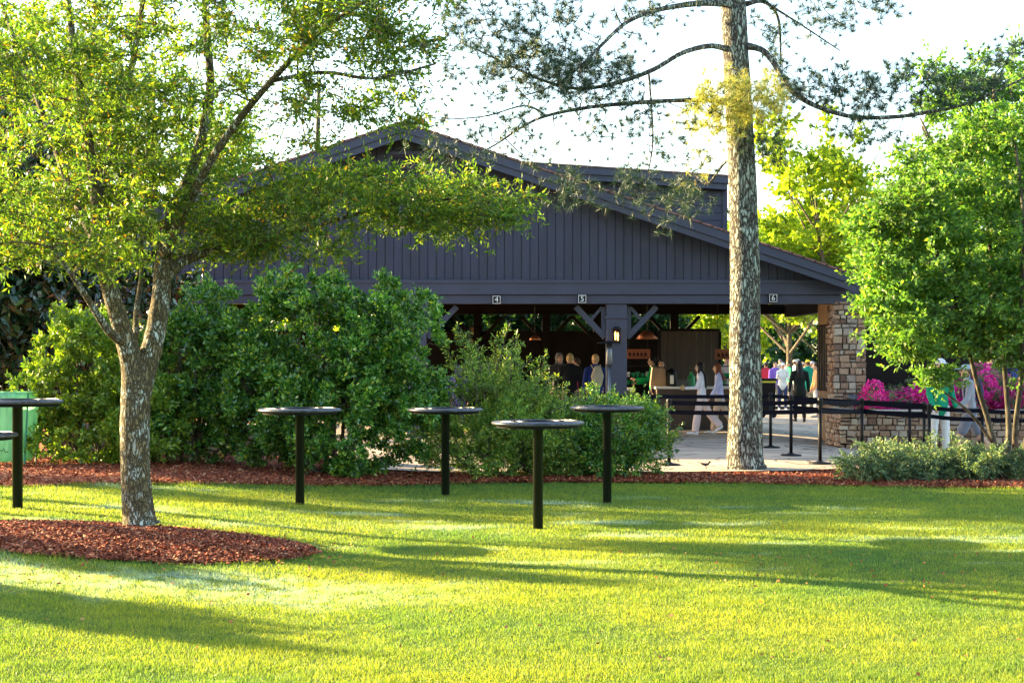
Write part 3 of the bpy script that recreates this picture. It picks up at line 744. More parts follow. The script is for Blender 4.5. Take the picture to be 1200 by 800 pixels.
shop_sign(838, 866, 409, 421, 38.0, 'red brown sign board with dark letters beside the pine trunk')
def merch(pxc, y, w, label):
    t = thing('merchandise_shelf', (X(pxc, y), y, FZ), label, 'shelf')
    mb = MB()
    for z in (.5, .95, 1.12, 1.4): mb.box2((-w, -.2, z), (w, .2, z+.03))
    for sx in (-1, 1): mb.box2((sx*w-.02, -.2, 0), (sx*w+.02, .2, 1.5))
    mb.build('rack', M['dark'], t)
    return t
merch(752, 38.8, .55, 'dark shelf of green goods under the red brown sign left of the podium')
merch(857, 38.8, .5, 'dark shelf of green goods next to the pine trunk')
gm = paint('green_plastic_goods', (.02,.30,.10), .4, .3, 6)
r3 = np.random.default_rng(9)
for cpx in (752, 857):
    for k in range(9):
        cx = X(cpx, 38.8)+(-.44+.11*k if cpx == 752 else -.4+.1*k)
        for z in (.98, 1.15):
            mb = MB(); h = r3.uniform(.08, .13); mb.lathe([(.03,0),(.042,h*.15),(.045,h*.8),(.05,h),(.035,h+.01)], 10)
            o = mb.build('cup', gm if (k+int(z*10)) % 4 else M['white'], None, True); o.location = (cx+r3.normal()*.01, 38.75, FZ+z+.001)
            tag(o, 'small cup on the dark shelf left of the podium' if cpx == 752 else 'small cup on the dark shelf beside the pine trunk', 'cup', 'cups on the shelf left of the podium' if cpx == 752 else 'cups on the shelf beside the pine trunk')
# counter-top items
t = thing('urn', (X(787, 36.8), 36.85, Z(453, 36.6)), 'dark drinks urn with a pale tap panel on the service counter', 'urn')
mb = MB(); mb.lathe([(.12,0),(.13,.04),(.12,.3),(.11,.36),(.04,.40),(.03,.43)], 16); mb.build('urn_body', M['black'], t, True)
mb = MB(); mb.box((0, -.125, .16), (.08, .03, .2)); mb.build('tap_panel', M['white'], t)
t = thing('napkin_tray', (X(801, 36.7), 36.8, Z(453, 36.6)), 'low steel wire tray on the service counter', 'tray')
mb = MB(); 
for k in range(5): mb.box2((-.17, -.12, .02+.03*k), (.17, -.11, .03+.03*k)); mb.box2((-.17, .11, .02+.03*k), (.17, .12, .03+.03*k))
mb.box2((-.17,-.12,0), (.17,.12,.012)); mb.build('wire_basket', M['steel'], t)
t = thing('green_jug', (X(811, 36.7), 36.85, Z(453, 36.6)), 'green plastic jug at the right of the steel tray', 'jug')
mb = MB(); mb.lathe([(.07,0),(.085,.03),(.085,.2),(.05,.27),(.03,.29),(.03,.33)], 14); mb.build('jug_body', gm, t, True); mb = MB(); mb.tube([(.08,0,.08),(.13,0,.12),(.13,0,.19),(.07,0,.22)], .012, 6); mb.build('handle', gm, t)
# pendant lamps
def pendant(px, py, y, shade, label, s=1):
    t = thing('pendant_lamp', (X(px, y), y, Z(py, y)), label, 'lamp')
    z = 2.86-Z(py, y)
    mb = MB(); mb.lathe([(.03*s,.10*s),(.06*s,.09*s),(.14*s,.0),(.135*s,-.005),(.05*s,.08*s),(.02*s,.09*s)], 18); mb.build('lamp_shade', shade, t, True)
    mb = MB(); mb.ball((0,0,.035*s), .03, 10, 8); mb.build('bulb', M['lamp'], t, True)
    mb = MB(); mb.tube([(0,0,.09*s), (0,0,z)], .006, 6); mb.build('cord', M['black'], t)
pendant(627, 398, 36, paint('copper_shade', (.35,.12,.05), .35, .2, 5, metal=.7), 'small lit pendant lamp hanging in the dark left bay')
pendant(758, 397, 36, paint('copper_shade_wide', (.30,.10,.05), .4, .2, 5, metal=.6), 'wide copper pendant shade hanging right of the lantern post', 1.8)
# framed board seen through left bay
t = thing('menu_board', (X(557, 39.8), 39.93, Z(402, 39.9)), 'tan framed notice board on the rear wall of the left bay', 'board')
mb = MB(); mb.box2((-.12, -.02, 0), (.12, .02, .38)); mb.build('board', M['wood2'], t)
mb = MB(); 
for a in ((-.15,-.12,0,.38),(.12,.15,0,.38),(-.15,.15,.38,.41),(-.15,.15,-.03,0)): mb.box2((a[0],-.03,a[2]),(a[1],.021,a[3]))
mb.build('frame', M['wood'], t)
# patio heater
hy = 30.9
t = thing('patio_heater', (X(714, hy), hy, gg(2,hy)+.075), 'slim pole heater with a flat round cap standing before the lantern post', 'heater')
zt = Z(401, hy)-gg(2,hy)-.075
mb = MB(); mb.lathe([(.02,zt+.03),(.12,zt+.015),(.24,zt-.01),(.24,zt-.02),(.05,zt-.005)], 24); mb.build('cap', M['black'], t, True)
mb = MB(); mb.lathe([(.06,zt-.45),(.075,zt-.40),(.06,zt-.2),(.055,zt-.02),(.02,zt-.01)], 14); mb.build('burner', M['steel'], t, True)
mb = MB(); mb.tube([(0,0,.3),(0,0,zt-.4)], .03, 10); mb.build('pole', M['steel'], t, True)
mb = MB(); mb.lathe([(.22,0),(.22,.05),(.17,.4),(.06,.5),(.03,.5)], 20); mb.build('base', M['black'], t, True)
# dark cabinet with a yellow band beyond the counter
t = thing('service_cart', (X(898, 44), 44, FZ), 'dark service cart with a yellow band in the bright doorway beside the pine trunk', 'cart')
mb = MB(); mb.box2((-.2,-.3,.15),(.2,.3,.95)); mb.box2((-.24,-.35,1.0),(.24,.35,1.06)); mb.build('cart_body', M['dark'], t)
mb = MB(); mb.box2((-.22,-.32,.95),(.22,.32,1.0)); mb.build('band', paint('yellow_band', (.75,.65,.05), .5), t)
for sx in (-1,1):
    mb = MB(); v, f = tube([(sx*.15,-.28,.09),(sx*.15,-.22,.09)], [.09,.09], 14); mb.add(v, f); mb.build('wheel', M['black'], t)

# ============================================================= FURNITURE ON THE LAWN
def standing_table(px, d, diam, label, H=1.07, z=None):
    x = X(px, d); z = gg(x, d) if z is None else z
    t = thing('standing_table', (x, d, z), label, 'table', 'tall round standing tables on the lawn')
    R_ = diam/2
    mb = MB()
    mb.lathe([(R_-.03,H-.035),(R_-.012,H-.035),(R_,H-.026),(R_+.002,H-.016),(R_-.004,H-.006),(R_-.02,H),(.01,H)], 56); mb.build('tabletop', M['toptable'], t, True)
    mb = MB()
    for q in (.22, .34, .40):
        mb.lathe([(q-.004,H+.001),(q-.003,H+.005),(q+.003,H+.005),(q+.004,H+.001)], 48) if q < R_ else None
    mb.build('raised_ring', M['toptable'], t)
    mb = MB(); mb.lathe([(R_-.07,H-.062),(R_-.05,H-.062),(R_-.045,H-.036),(R_-.07,H-.036)], 48)
    for k in range(4):
        a = k*math.pi/2+.5; mb.bar((0,0,H-.052), ((R_-.06)*math.cos(a), (R_-.06)*math.sin(a), H-.052), .04, .018)
    mb.build('under_frame', M['black'], t)
    mb = MB(); mb.lathe([(.05,-.02),(.05,H-.07),(.09,H-.062),(.09,H-.05)], 24); mb.build('post', M['bronze'], t, True)
    return t
def mk_top():
    m, nt, out = new_mat('grey_ribbed_tabletop')
    n = noise(nt, coords(nt, (1,14,1)), 6, 4)
    r = ramp(nt, n, [(.35,(.02,.02,.028)), (.65,(.10,.098,.125))])
    b = N(nt, 'ShaderNodeBsdfPrincipled'); b.inputs['Roughness'].default_value = .32; L(nt, r.outputs[0], b.inputs['Base Color'])
    L(nt, b.outputs[0], out.inputs[0]); return m
M['toptable'] = mk_top()
standing_table(630.5, 16.1, .92, 'standing table nearest the camera, in the middle of the lawn')
standing_table(711.5, 18.8, .86, 'standing table at the right end, in front of the heater pole', 1.12)
standing_table(522, 19.8, .92, 'farthest standing table, between the big evergreen and the feathery shrub', 1.07)
standing_table(351.5, 18.1, .93, 'standing table right of the forked tree, in front of the big evergreen')
standing_table(20.5, 16.0, .88, 'standing table at the left edge, in front of the green bag')
standing_table(-36, 15.55, .9, 'lower round table cut off by the left edge of the photo', .755)

# green bag on its frame
t = thing('bag_stand', (X(6, 21.7), 21.7, gg(-6.8,21.7)+.05), 'green translucent bag hung in a bin frame at the left edge', 'bin')
rb = np.random.default_rng(5); prof = [(.27,.04),(.30,.10),(.335,.5),(.36,.85),(.375,.93)]; nseg = 60; v = []; f = []
for i, (rr, z) in enumerate(prof):
    for k in range(nseg):
        a = 2*math.pi*k/nseg; c_ = abs(math.cos(a))**.55*np.sign(math.cos(a)); s_ = abs(math.sin(a))**.55*np.sign(math.sin(a))
        q = rr*(1+.03*math.sin(k*1.7+i*.8)+.02*rb.normal()); v.append((q*c_*1.15, q*s_*.9, z))
for i in range(len(prof)-1):
    for k in range(nseg): f.append((i*nseg+k, i*nseg+(k+1)%nseg, (i+1)*nseg+(k+1)%nseg, (i+1)*nseg+k))
f.append(tuple(range(nseg-1,-1,-1))); mb = MB(); mb.add(v, f); mb.build('bag', M['bag'], t, True)
mb = MB(); v = []; f = []
for i, (q, z) in enumerate([(.375,.93),(.40,.96),(.41,.90),(.405,.80)]):
    for k in range(nseg):
        a = 2*math.pi*k/nseg; c_ = abs(math.cos(a))**.55*np.sign(math.cos(a)); s_ = abs(math.sin(a))**.55*np.sign(math.sin(a)); qq = q*(1+.02*math.sin(k*2.3))
        v.append((qq*c_*1.15, qq*s_*.9, z+(.03*math.sin(k*1.1) if i == 3 else 0)))
for i in range(3):
    for k in range(nseg): f.append((i*nseg+k, i*nseg+(k+1)%nseg, (i+1)*nseg+(k+1)%nseg, (i+1)*nseg+k))
mb.add(v, f); mb.build('folded_cuff', M['bag'], t, True)
mb = MB()
for sx in (-1,1):
    for sy in (-1,1): mb.tube([(sx*.33, sy*.25, -.05), (sx*.40, sy*.31, .94)], .012, 6)
v, f = tube([(.46*math.cos(a)*.9, .36*math.sin(a)*.9, .935) for a in np.linspace(0, 2*math.pi, 25)], [.012]*25, 6); mb.add(v, f); mb.build('frame', M['greenmetal'], t)
mb = MB(); sq = [(-.10,0),(-.08,.07),(-.05,.02),(-.03,.07),(0,.01),(.02,.05),(.05,.02),(.08,.06),(.10,.01),(.14,.02)]
mb.tube([(x_, -.315-.0*z_, .16+z_) for x_, z_ in sq], .006, 5); mb.build('scrawl', M['black'], t)
# thin stake with string
t = thing('garden_stake', (X(97,21.6), 21.6, gg(-5.7,21.6)), 'thin green stake with a string tied to it beside the bag', 'stake')
mb = MB(); mb.tube([(-.03,0,-.05), (.0,0,.45), (.025,0,.93)], [.010,.009,.008], 8); mb.build('rod', M['greenmetal'], t)
mb = MB(); mb.tube([(.03,0,.91), (-.12,.01,.90), (-.3,.03,.915), (-.62,.08,.94)], .005, 5); mb.tube([(.03,.0,.93),(.06,0,.87),(.05,0,.84)], .005, 5); mb.build('string', M['string'], t)

# ============================================================= STANCHIONS
def stanchion(px, d, label, nxt=None, belts=(.94,.80), H=1.0, r_=.028):
    x = X(px, d); z = gg(x, d)+.075
    t = thing('stanchion', (x, d, z), label, 'stanchion', 'belt barrier posts on the patio')
    mb = MB(); mb.lathe([(.17,.0),(.175,.012),(.16,.022),(.06,.035),(.035,.05)], 28); mb.build('base', M['black'], t, True)
    mb = MB(); mb.lathe([(r_,.04),(r_,H-.16)], 16); mb.build('post', M['black'], t, True)
    mb = MB(); mb.lathe([(r_,H-.16),(r_+.012,H-.15),(r_+.014,H-.03),(r_+.006,H-.005),(.01,H)], 16)
    for k in range(4): mb.box(((r_+.012)*math.cos(k*math.pi/2), (r_+.012)*math.sin(k*math.pi/2), H-.08), (.02,.02,.09))
    mb.build('belt_head', M['black'], t)
    if nxt is not None:
        x2, d2, z2 = nxt
        for b in belts:
            mb = MB(); q = np.array([x2-x, d2-d, z2-z]); n_ = 8
            for i in range(n_):
                a, c = i/n_, (i+1)/n_; sg = lambda u: -.02*4*u*(1-u)
                nrm = np.array([-q[1], q[0], 0])/np.hypot(q[0], q[1])*.002
                p0 = q*a+np.array([0,0,b+sg(a)]); p1 = q*c+np.array([0,0,b+sg(c)]); up = np.array([0,0,.033])
                mb.add([p0-up-nrm, p1-up-nrm, p1+up-nrm, p0+up-nrm, p0-up+nrm, p1-up+nrm, p1+up+nrm, p0+up+nrm], [(0,1,2,3),(7,6,5,4),(0,4,5,1),(3,2,6,7)])
            mb.build('belt', M['belt'], t)
    return t
def sp(px, d): x = X(px, d); return (x, d, gg(x, d)+.075)
front = [(784,24.4,'barrier post farthest left, in front of the two women'), (961,24.6,'nearest barrier post, left of the low green shrubs'), (1010,26.6,'barrier post in front of the left end of the planter wall'),
         (1089,26.2,'barrier post right beside the man in the green jacket'), (1151,26.4,'barrier post right of the man in grey shorts'), (1215,26.6,'barrier post outside the right edge')]
for i, (px, d, lb) in enumerate(front):
    nx = sp(*front[i+1][:2]) if i+1 < len(front) else None
    stanchion(px, d, lb, nx)
back = [(700,29,'barrier post hidden behind the feathery shrub'), (903,29.4,'farthest barrier post, just right of the pine trunk'), (1066,28.2,'barrier post in front of the middle of the planter wall')]
for i, (px, d, lb) in enumerate(back):
    nx = sp(*back[i+1][:2]) if i+1 < len(back) else None
    stanchion(px, d, lb, nx, (.94,))
stanchion(927, 26.8, 'barrier post between the farthest post and the nearest post', sp(1083, 27.6), (.94,.80))
stanchion(1083, 27.6, 'barrier post left of the man in the green jacket')
# rope across the far opening
# bird
t = thing('bird', (X(827,23.6), 23.6, gg(2.8,23.6)+.075), 'small dark bird on the edge of the paving left of the pine', 'bird')
mb = MB(); mb.tube([(-.075,0,.085),(-.045,0,.07),(0,0,.06),(.035,0,.068),(.05,0,.088)], [.008,.022,.03,.022,.016], 10, True, .8); mb.ball((.056,0,.096), (.019,.016,.016), 10, 8)
mb.build('body', paint('dark_feathers', (.03,.022,.02), .7), t, True)
mb = MB(); mb.tube([(.072,0,.096),(.088,0,.092)], [.005,.001], 6); mb.build('beak', paint('beak', (.35,.2,.05), .5), t)
mb = MB(); mb.bar((-.06,0,.08), (-.12,0,.10), .022, .006); mb.build('tail', M['black'], t)
for sy in (-1,1):
    mb = MB(); mb.tube([(.0,sy*.01,.045),(.008,sy*.012,.002)], .003, 5); mb.bar((-.005,sy*.012,.002),(.022,sy*.012,.002),.004,.003); mb.build('leg', M['dark'], t)
# ============================================================= TREES
r = np.random.default_rng(11)
d0 = 14.6
limbs = [
 pxl((165,618,d0,47.8),(163,607,d0,38.6),(159,560,d0,34.0),(158,500,d0,34.0),(159,455,d0,34.0),(155,425,14.6,27.6),(143,385,14.5,22.1),(128,335,14.4,19.3),(116,290,14.4,17.5),(112,220,14.5,13.8),(96,120,14.4,10.1),(82,20,14.3,7.4),(70,-120,14.2,3.7)),
 pxl((160,470,d0,31.3),(168,440,14.65,27.6),(180,400,14.7,23.9),(188,355,14.8,22.1),(191,315,14.9,20.2),(200,260,15,14.7),(228,190,15.1,12.0),(246,110,15.2,10.1),(242,30,15.2,8.3),(238,-100,15.3,4.6)),
 pxl((189,330,14.85,16.6),(215,306,15,12.0),(255,293,15.1,9.2),(310,282,15.3,7.4),(380,262,15.4,5.5),(460,240,15.5,3.7),(540,232,15.6,2.8)),
 pxl((193,300,14.9,14.7),(222,235,14.4,11.0),(262,165,14.0,9.2),(318,95,13.7,7.4),(378,35,13.5,5.5),(440,-5,13.3,3.7)),
 pxl((150,405,14.6,12.0),(128,388,14.2,10.1),(104,352,13.9,7.4),(84,322,13.7,5.5),(60,290,13.5,3.7)),
 pxl((116,290,14.4,12.0),(88,235,14.8,9.2),(60,160,15.2,7.4),(30,80,15.6,5.5),(0,0,15.9,3.7)),
 pxl((158,420,14.7,8.3),(160,365,15.1,6.4),(166,320,15.5,5.5),(166,250,15.8,4.6),(175,150,16.1,2.8)),
 pxl((112,240,14.5,11.0),(134,160,14.9,9.2),(156,70,15.2,7.4),(172,-30,15.4,4.6)),
 pxl((318,95,13.7,5.5),(380,85,13.8,4.6),(440,92,13.9,3.7),(510,75,14,2.3)),
]
cl = pxclumps(r, [
 (60,130,150,150,14.8,1.9,122),(190,90,120,150,14.8,1.9,60),(110,265,150,55,14.6,1.7,56),(10,260,60,70,14.3,1.5,13),
 (270,240,120,55,14.9,1.3,29),(390,235,100,40,15.2,1.1,28),(500,240,80,36,15.4,.9,34),(575,242,52,26,15.6,.6,16),
 (330,130,80,70,14.2,1.3,15),(390,30,90,50,13.6,1.2,26),(470,60,70,40,13.9,.9,13),(430,-20,110,30,13.6,1.2,14),
 (300,10,100,50,14.2,1.5,16),(455,130,60,22,14.5,.7,9),(330,285,110,22,15.1,.9,13),(260,300,60,20,15,.7,6),
 (140,-150,240,130,14.8,2.2,60),(-110,120,90,200,14.8,1.6,18)])
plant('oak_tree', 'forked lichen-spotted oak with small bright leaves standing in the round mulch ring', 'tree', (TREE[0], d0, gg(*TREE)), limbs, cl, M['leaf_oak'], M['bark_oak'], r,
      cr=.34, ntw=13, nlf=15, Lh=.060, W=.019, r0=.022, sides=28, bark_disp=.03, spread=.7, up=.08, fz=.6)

# pine
def pine(name, label, limbs, tufts, yel, r, base, group=None, nl=.15, per=40, w=.0062):
    base = np.array(base, float); e = empty(name, base); tag(e, label, 'tree', group)
    mb = MB()
    for i, (p, q) in enumerate(limbs):
        P2, R2 = smooth_path(p, q, 8 if i == 0 else 5); n_ = 36 if i == 0 else 8
        v, f = tube(P2-base, R2, n_)
        if i == 0:
            ph = np.sin(v[:,0]*60+np.sin(v[:,2]*5)*2)*np.cos(v[:,1]*55+v[:,2]*7)
            cen = np.repeat(P2-base, n_, 0); v = cen+(v-cen)*(1+.035*ph[:,None])
        mb.add(v, f)
    allt = np.vstack([tufts, yel]) if len(yel) else tufts
    lim = limbs[1:] if len(limbs) > 1 else limbs
    br = grow([(smooth_path(p, q, 5)) for p, q in lim], allt, r, .018, bend=.28, minr=.006, sag=.08)
    for q, rr in br: mb.tube(q-base, rr, 5)
    link('trunk', mb.mesh('trunk', True), M['bark_pine'], e)
    def needles(T, nm, m):
        n = len(T); k = 4
        # each tuft point carries several bunches along a short shoot
        D = unit(r.normal(size=(n,3))+np.array([0,0,.35])); S = np.repeat(T, k, 0); DD = np.repeat(D, k, 0)
        tt = r.uniform(-.9,.9,n*k)[:,None]
        S = S+DD*tt*.24 + r.normal(size=S.shape)*.12
        C = np.repeat(S, per, 0); U = np.repeat(DD, per, 0)
        d = unit(r.normal(size=C.shape)+U*.9); Ln = nl*r.uniform(.6,1.15,len(C))[:,None]
        s = unit(np.cross(d, r.normal(size=C.shape)))*w
        q = np.stack([C-s/2-base, C+s/2-base, C+d*Ln-base], 1)
        link(nm, npmesh(nm, q, 3, r.uniform(0,1,len(q))), m, e)
    needles(tufts, 'crown', M['needle'])
    if len(yel): needles(yel, 'painted_sunlit_needles', M['needle_sunlit'])
    return e
r = np.random.default_rng(21); dp = 23.6
limbs = [
 pxl((875,560,dp,62),(874,551,dp,50),(873,535,dp,43),(874,470,dp,38),(873,400,dp,36),(873,320,dp,34.5),(871,240,dp,33),(867,150,dp,31.5),(862,60,dp,30),(859,0,dp,29),(852,-150,dp,26),(846,-350,dp,20),(842,-600,dp,10)),
 pxl((860,5,dp,10.1),(820,4,23.2,7.2),(770,12,22.8,5.8),(735,26,22.5,5.0),(708,50,22.3,4.3),(680,78,22.1,3.6),(650,100,22,2.2),(615,112,22,1.4)),
 pxl((862,62,dp,8.6),(835,54,23.4,6.5),(800,62,23.0,5.8),(765,82,22.8,5.8),(720,98,22.6,5.0),(675,104,22.5,3.6),(630,92,22.3,2.9),(575,66,22.1,2.2),(540,50,22,1.4)),
 pxl((866,124,dp,8.6),(835,118,23.3,5.8),(790,118,22.9,5.0),(740,121,22.7,5.0),(690,126,22.5,4.3),(640,136,22.3,3.6),(610,150,22.2,2.9),(580,170,22.1,2.2),(555,182,22,1.4)),
 pxl((640,136,22.3,3.6),(615,124,22.1,2.2),(570,136,21.9,1.8),(525,140,21.8,1.4)),
 pxl((875,54,dp,9.4),(895,60,23.4,7.2),(912,82,23.2,6.5),(925,104,23.1,6.5),(955,124,23,5.8),(1000,137,22.9,5.0),(1050,137,22.8,5.0),(1090,131,22.7,4.3),(1125,124,22.6,3.6),(1170,106,22.5,2.9),(1215,84,22.4,2.2)),
 pxl((874,5,dp,7.2),(895,2,23.8,5.0),(912,22,24,3.6),(915,70,24.2,2.2)),
 pxl((895,2,23.8,3.6),(940,30,24,2.2),(985,60,24.2,1.4)),
 pxl((869,185,dp,5.0),(850,190,23.9,3.6),(830,215,24.1,2.2),(815,205,24.2,1.4)),
 pxl((760,82,22.8,2.9),(765,160,22.6,2.2),(760,200,22.5,1.4)),
 pxl((850,-60,dp,8.6),(780,-70,22.5,6.5),(690,-50,22,4.3),(600,-30,21.8,2.9)),
 pxl((850,-90,dp,8.6),(930,-80,24,6.5),(1020,-50,24.2,4.3),(1100,-20,24.3,2.2)),
]
tf = pxclumps(r, [
 (690,90,75,38,22.4,.6,64),(640,85,60,45,22.2,.7,56),(570,70,60,45,22,.6,46),(720,40,45,40,22.7,.6,16),(560,20,60,25,22,.6,26),(640,10,60,20,22.2,.6,24),(780,10,50,18,23,.6,14),
 (600,150,45,20,22.2,.5,12),(755,150,22,40,22.6,.5,12),(690,150,50,18,22.5,.4,8),(530,175,50,20,22,.5,14),(500,135,25,15,22,.4,4),
 (670,225,28,13,22.6,.4,14),(745,215,26,16,22.5,.5,10),(800,225,30,20,22.9,.5,14),(800,170,35,35,23,.5,12),(620,185,24,10,22.3,.4,6),(765,255,10,10,22.9,.3,3),
 (935,105,28,10,23.1,.4,14),(1010,100,60,24,22.9,.5,36),(1060,105,40,24,22.8,.5,22),(1020,150,40,18,22.8,.4,14),(1130,98,50,18,22.5,.5,26),(1190,60,30,20,22.4,.4,12),
 (900,40,25,35,23.9,.5,12),(960,25,45,28,24,.5,20),(1010,0,45,22,24.1,.5,18),(895,170,20,30,23.4,.4,12),(915,80,22,30,24,.4,9),(985,150,22,12,22.9,.3,4),
 (650,-60,140,30,22.2,1,60),(1000,-60,120,25,24.2,.8,40),(850,-250,260,120,23.6,3.2,170)])
yl = pxclumps(r, [(865,112,50,20,22.9,.7,42),(905,118,38,14,22.9,.5,18),(830,132,34,16,23,.5,16),(850,150,34,10,23,.4,8),(622,66,10,8,22.3,.2,3),(820,185,22,16,24.2,.4,5)])
pine('pine_tree', 'tall pine with a straight lichen-covered trunk and long bare branches above the roof', limbs, tf, yl, r, P(874,553,dp)*np.array([1,1,0])+np.array([0,0,gg(3.4,dp)+.05]))

# right multi-stem tree
r = np.random.default_rng(31); dr = 24.2
zb = gg(7.2, dr)
def up(*a): return pxl(*a)
limbs = [
 up((1170,545,dr,9.4),(1160,500,dr,6.5),(1148,460,dr,5.8),(1135,410,24.1,5.0),(1118,350,24,4.3),(1095,290,23.8,4.3),(1070,230,23.6,2.9)),
 up((1180,548,dr,7.9),(1182,500,24.4,6.5),(1178,440,24.5,5.8),(1172,370,24.6,6.5),(1160,290,24.7,5.0),(1150,200,24.8,2.9)),
 up((1190,545,dr,7.9),(1190,500,23.9,6.5),(1198,430,23.7,5.8),(1198,350,23.5,6.5),(1200,260,23.3,5.0),(1190,170,23.2,2.9)),
 up((1198,545,dr,7.9),(1206,500,24.2,6.5),(1222,430,24.2,5.8),(1240,340,24.2,5.8),(1260,250,24.2,3.6)),
 up((1164,520,dr,4.3),(1150,500,23.9,3.6),(1135,482,23.7,3.6),(1110,462,23.5,2.2),(1090,450,23.4,1.4)),
 up((1135,410,24.1,4.3),(1100,395,23.9,3.6),(1060,380,23.8,2.9),(1030,360,23.7,2.2)),
]
cl = pxclumps(r, [(1120,230,95,90,24.2,1.4,84),(1180,190,70,70,24.2,1.6,50),(1070,290,70,60,24,1.1,60),(1120,350,90,50,24,1.2,58),(1060,380,50,40,23.8,.9,34),(1200,330,80,100,24,1.4,70),
 (1085,398,45,24,23.7,.7,18),(1180,400,60,40,23.9,.9,26),(1040,250,40,36,24,.7,20),(1030,330,26,46,23.9,.6,20),(1150,160,50,30,24.2,.9,20),(1270,250,80,120,24.2,1.5,60),(1098,442,24,12,23.5,.4,8),(1240,120,60,50,24.3,1,20)])
plant('multistem_tree', 'rounded fresh green tree on several thin stems behind the low shrubs at the right', 'tree', (X(1180,dr), dr, zb), limbs, cl, M['leaf_right'], M['bark_smooth'], r,
      cr=.34, ntw=12, nlf=11, Lh=.085, W=.042, r0=.014, sides=14, spread=.6, up=.02, fz=.4)

# ------------------------------------------------ evergreen shrubs
def shrub(name, label, base, lobes, leafm, r, n, cr, ntw, nlf, Lh, W, outb=.8, up=.3, stems=7, group=None, tl=None, spread=.7, cat='shrub', shell=.45, th=.55):
    base = np.array(base, float)
    cl = []; 
    tot = sum(a[3]*a[4]*a[5] for a in lobes)
    for (x, y, z, rx, ry, rz) in lobes:
        k = max(3, int(n*rx*ry*rz/tot)); q = ell(r, (x,y,z), (rx,ry,rz), k, shell); cl.append(q[q[:,2] > base[2]+.08])
    cl = np.vstack(cl); limbs = []
    for i in range(stems):
        l = lobes[i % len(lobes)]; a = r.uniform(0, 2*np.pi); f_ = r.uniform(.2,.7)
        e_ = np.array([l[0]+math.cos(a)*l[3]*f_, l[1]+math.sin(a)*l[4]*f_, l[2]+l[5]*r.uniform(-.2,.5)])
        b_ = base+np.array([math.cos(a)*.12, math.sin(a)*.12, -.05]); m_ = (b_+e_)/2+np.array([math.cos(a)*.05, math.sin(a)*.05, -.05])
        limbs.append(([b_, m_, e_], [.035,.022,.010]))
    return plant(name, label, cat, base, limbs, cl, leafm, M['bark'], r, cr=cr, ntw=ntw, nlf=nlf, Lh=Lh, W=W, r0=.012, out_c=base+np.array([0,0,.5]), outb=outb, up=up, sides=7, crown='foliage', trunk='stem', tl=tl, spread=spread, group=group, twig_frac=th)
def lobe(px, py, d, rx, ry, dd):   # centre px,py ; radii in px and depth metres
    c = P(px, py, d); return (c[0], c[1], c[2], rx*d/F, dd, ry*d/F)
r = np.random.default_rng(41)
db = 22.2
shrub('evergreen_shrub', 'largest dense evergreen shrub, taller than a person, right of the forked tree', (X(390,db), db, gg(-2.4,db)+.03),
      [lobe(385,400,db,95,78,1.1), lobe(395,490,db,120,66,1.2), lobe(330,470,db,72,80,1.0), lobe(440,380,db-.2,72,52,.9), lobe(460,470,db,60,72,.9), lobe(360,350,db,62,34,.8), lobe(285,430,db+.2,42,70,.8), lobe(488,352,db-.1,34,14,.4), lobe(475,420,db,50,40,.7), lobe(430,540,db,50,22,.8), lobe(350,545,db,70,20,.8)],
      M['leaf_bush'], r, 560, .18, 15, 12, .070, .034, outb=.9, shell=.5)
shrub('evergreen_shrub', 'yellow-green evergreen shrub behind the forked tree, lit by the sun', (X(110,22), 22, gg(-5.6,22)+.03),
      [lobe(105,440,22,72,60,.9), lobe(70,460,22,48,38,.7), lobe(150,490,22,70,56,.9), lobe(110,395,22,50,32,.7), lobe(95,510,22,60,26,.8)],
      M['leaf_bush2'], r, 300, .19, 11, 11, .07, .034, outb=.9)
shrub('evergreen_shrub', 'dark evergreen shrub between the forked tree and the largest shrub', (X(215,22.6), 22.6, gg(-4.6,22.6)+.03),
      [lobe(220,430,22.6,54,62,.8), lobe(215,500,22.6,62,50,.8), lobe(245,390,22.6,40,34,.6), lobe(240,345,22.4,44,12,.4)],
      M['leaf_bush'], r, 240, .19, 11, 11, .075, .034)
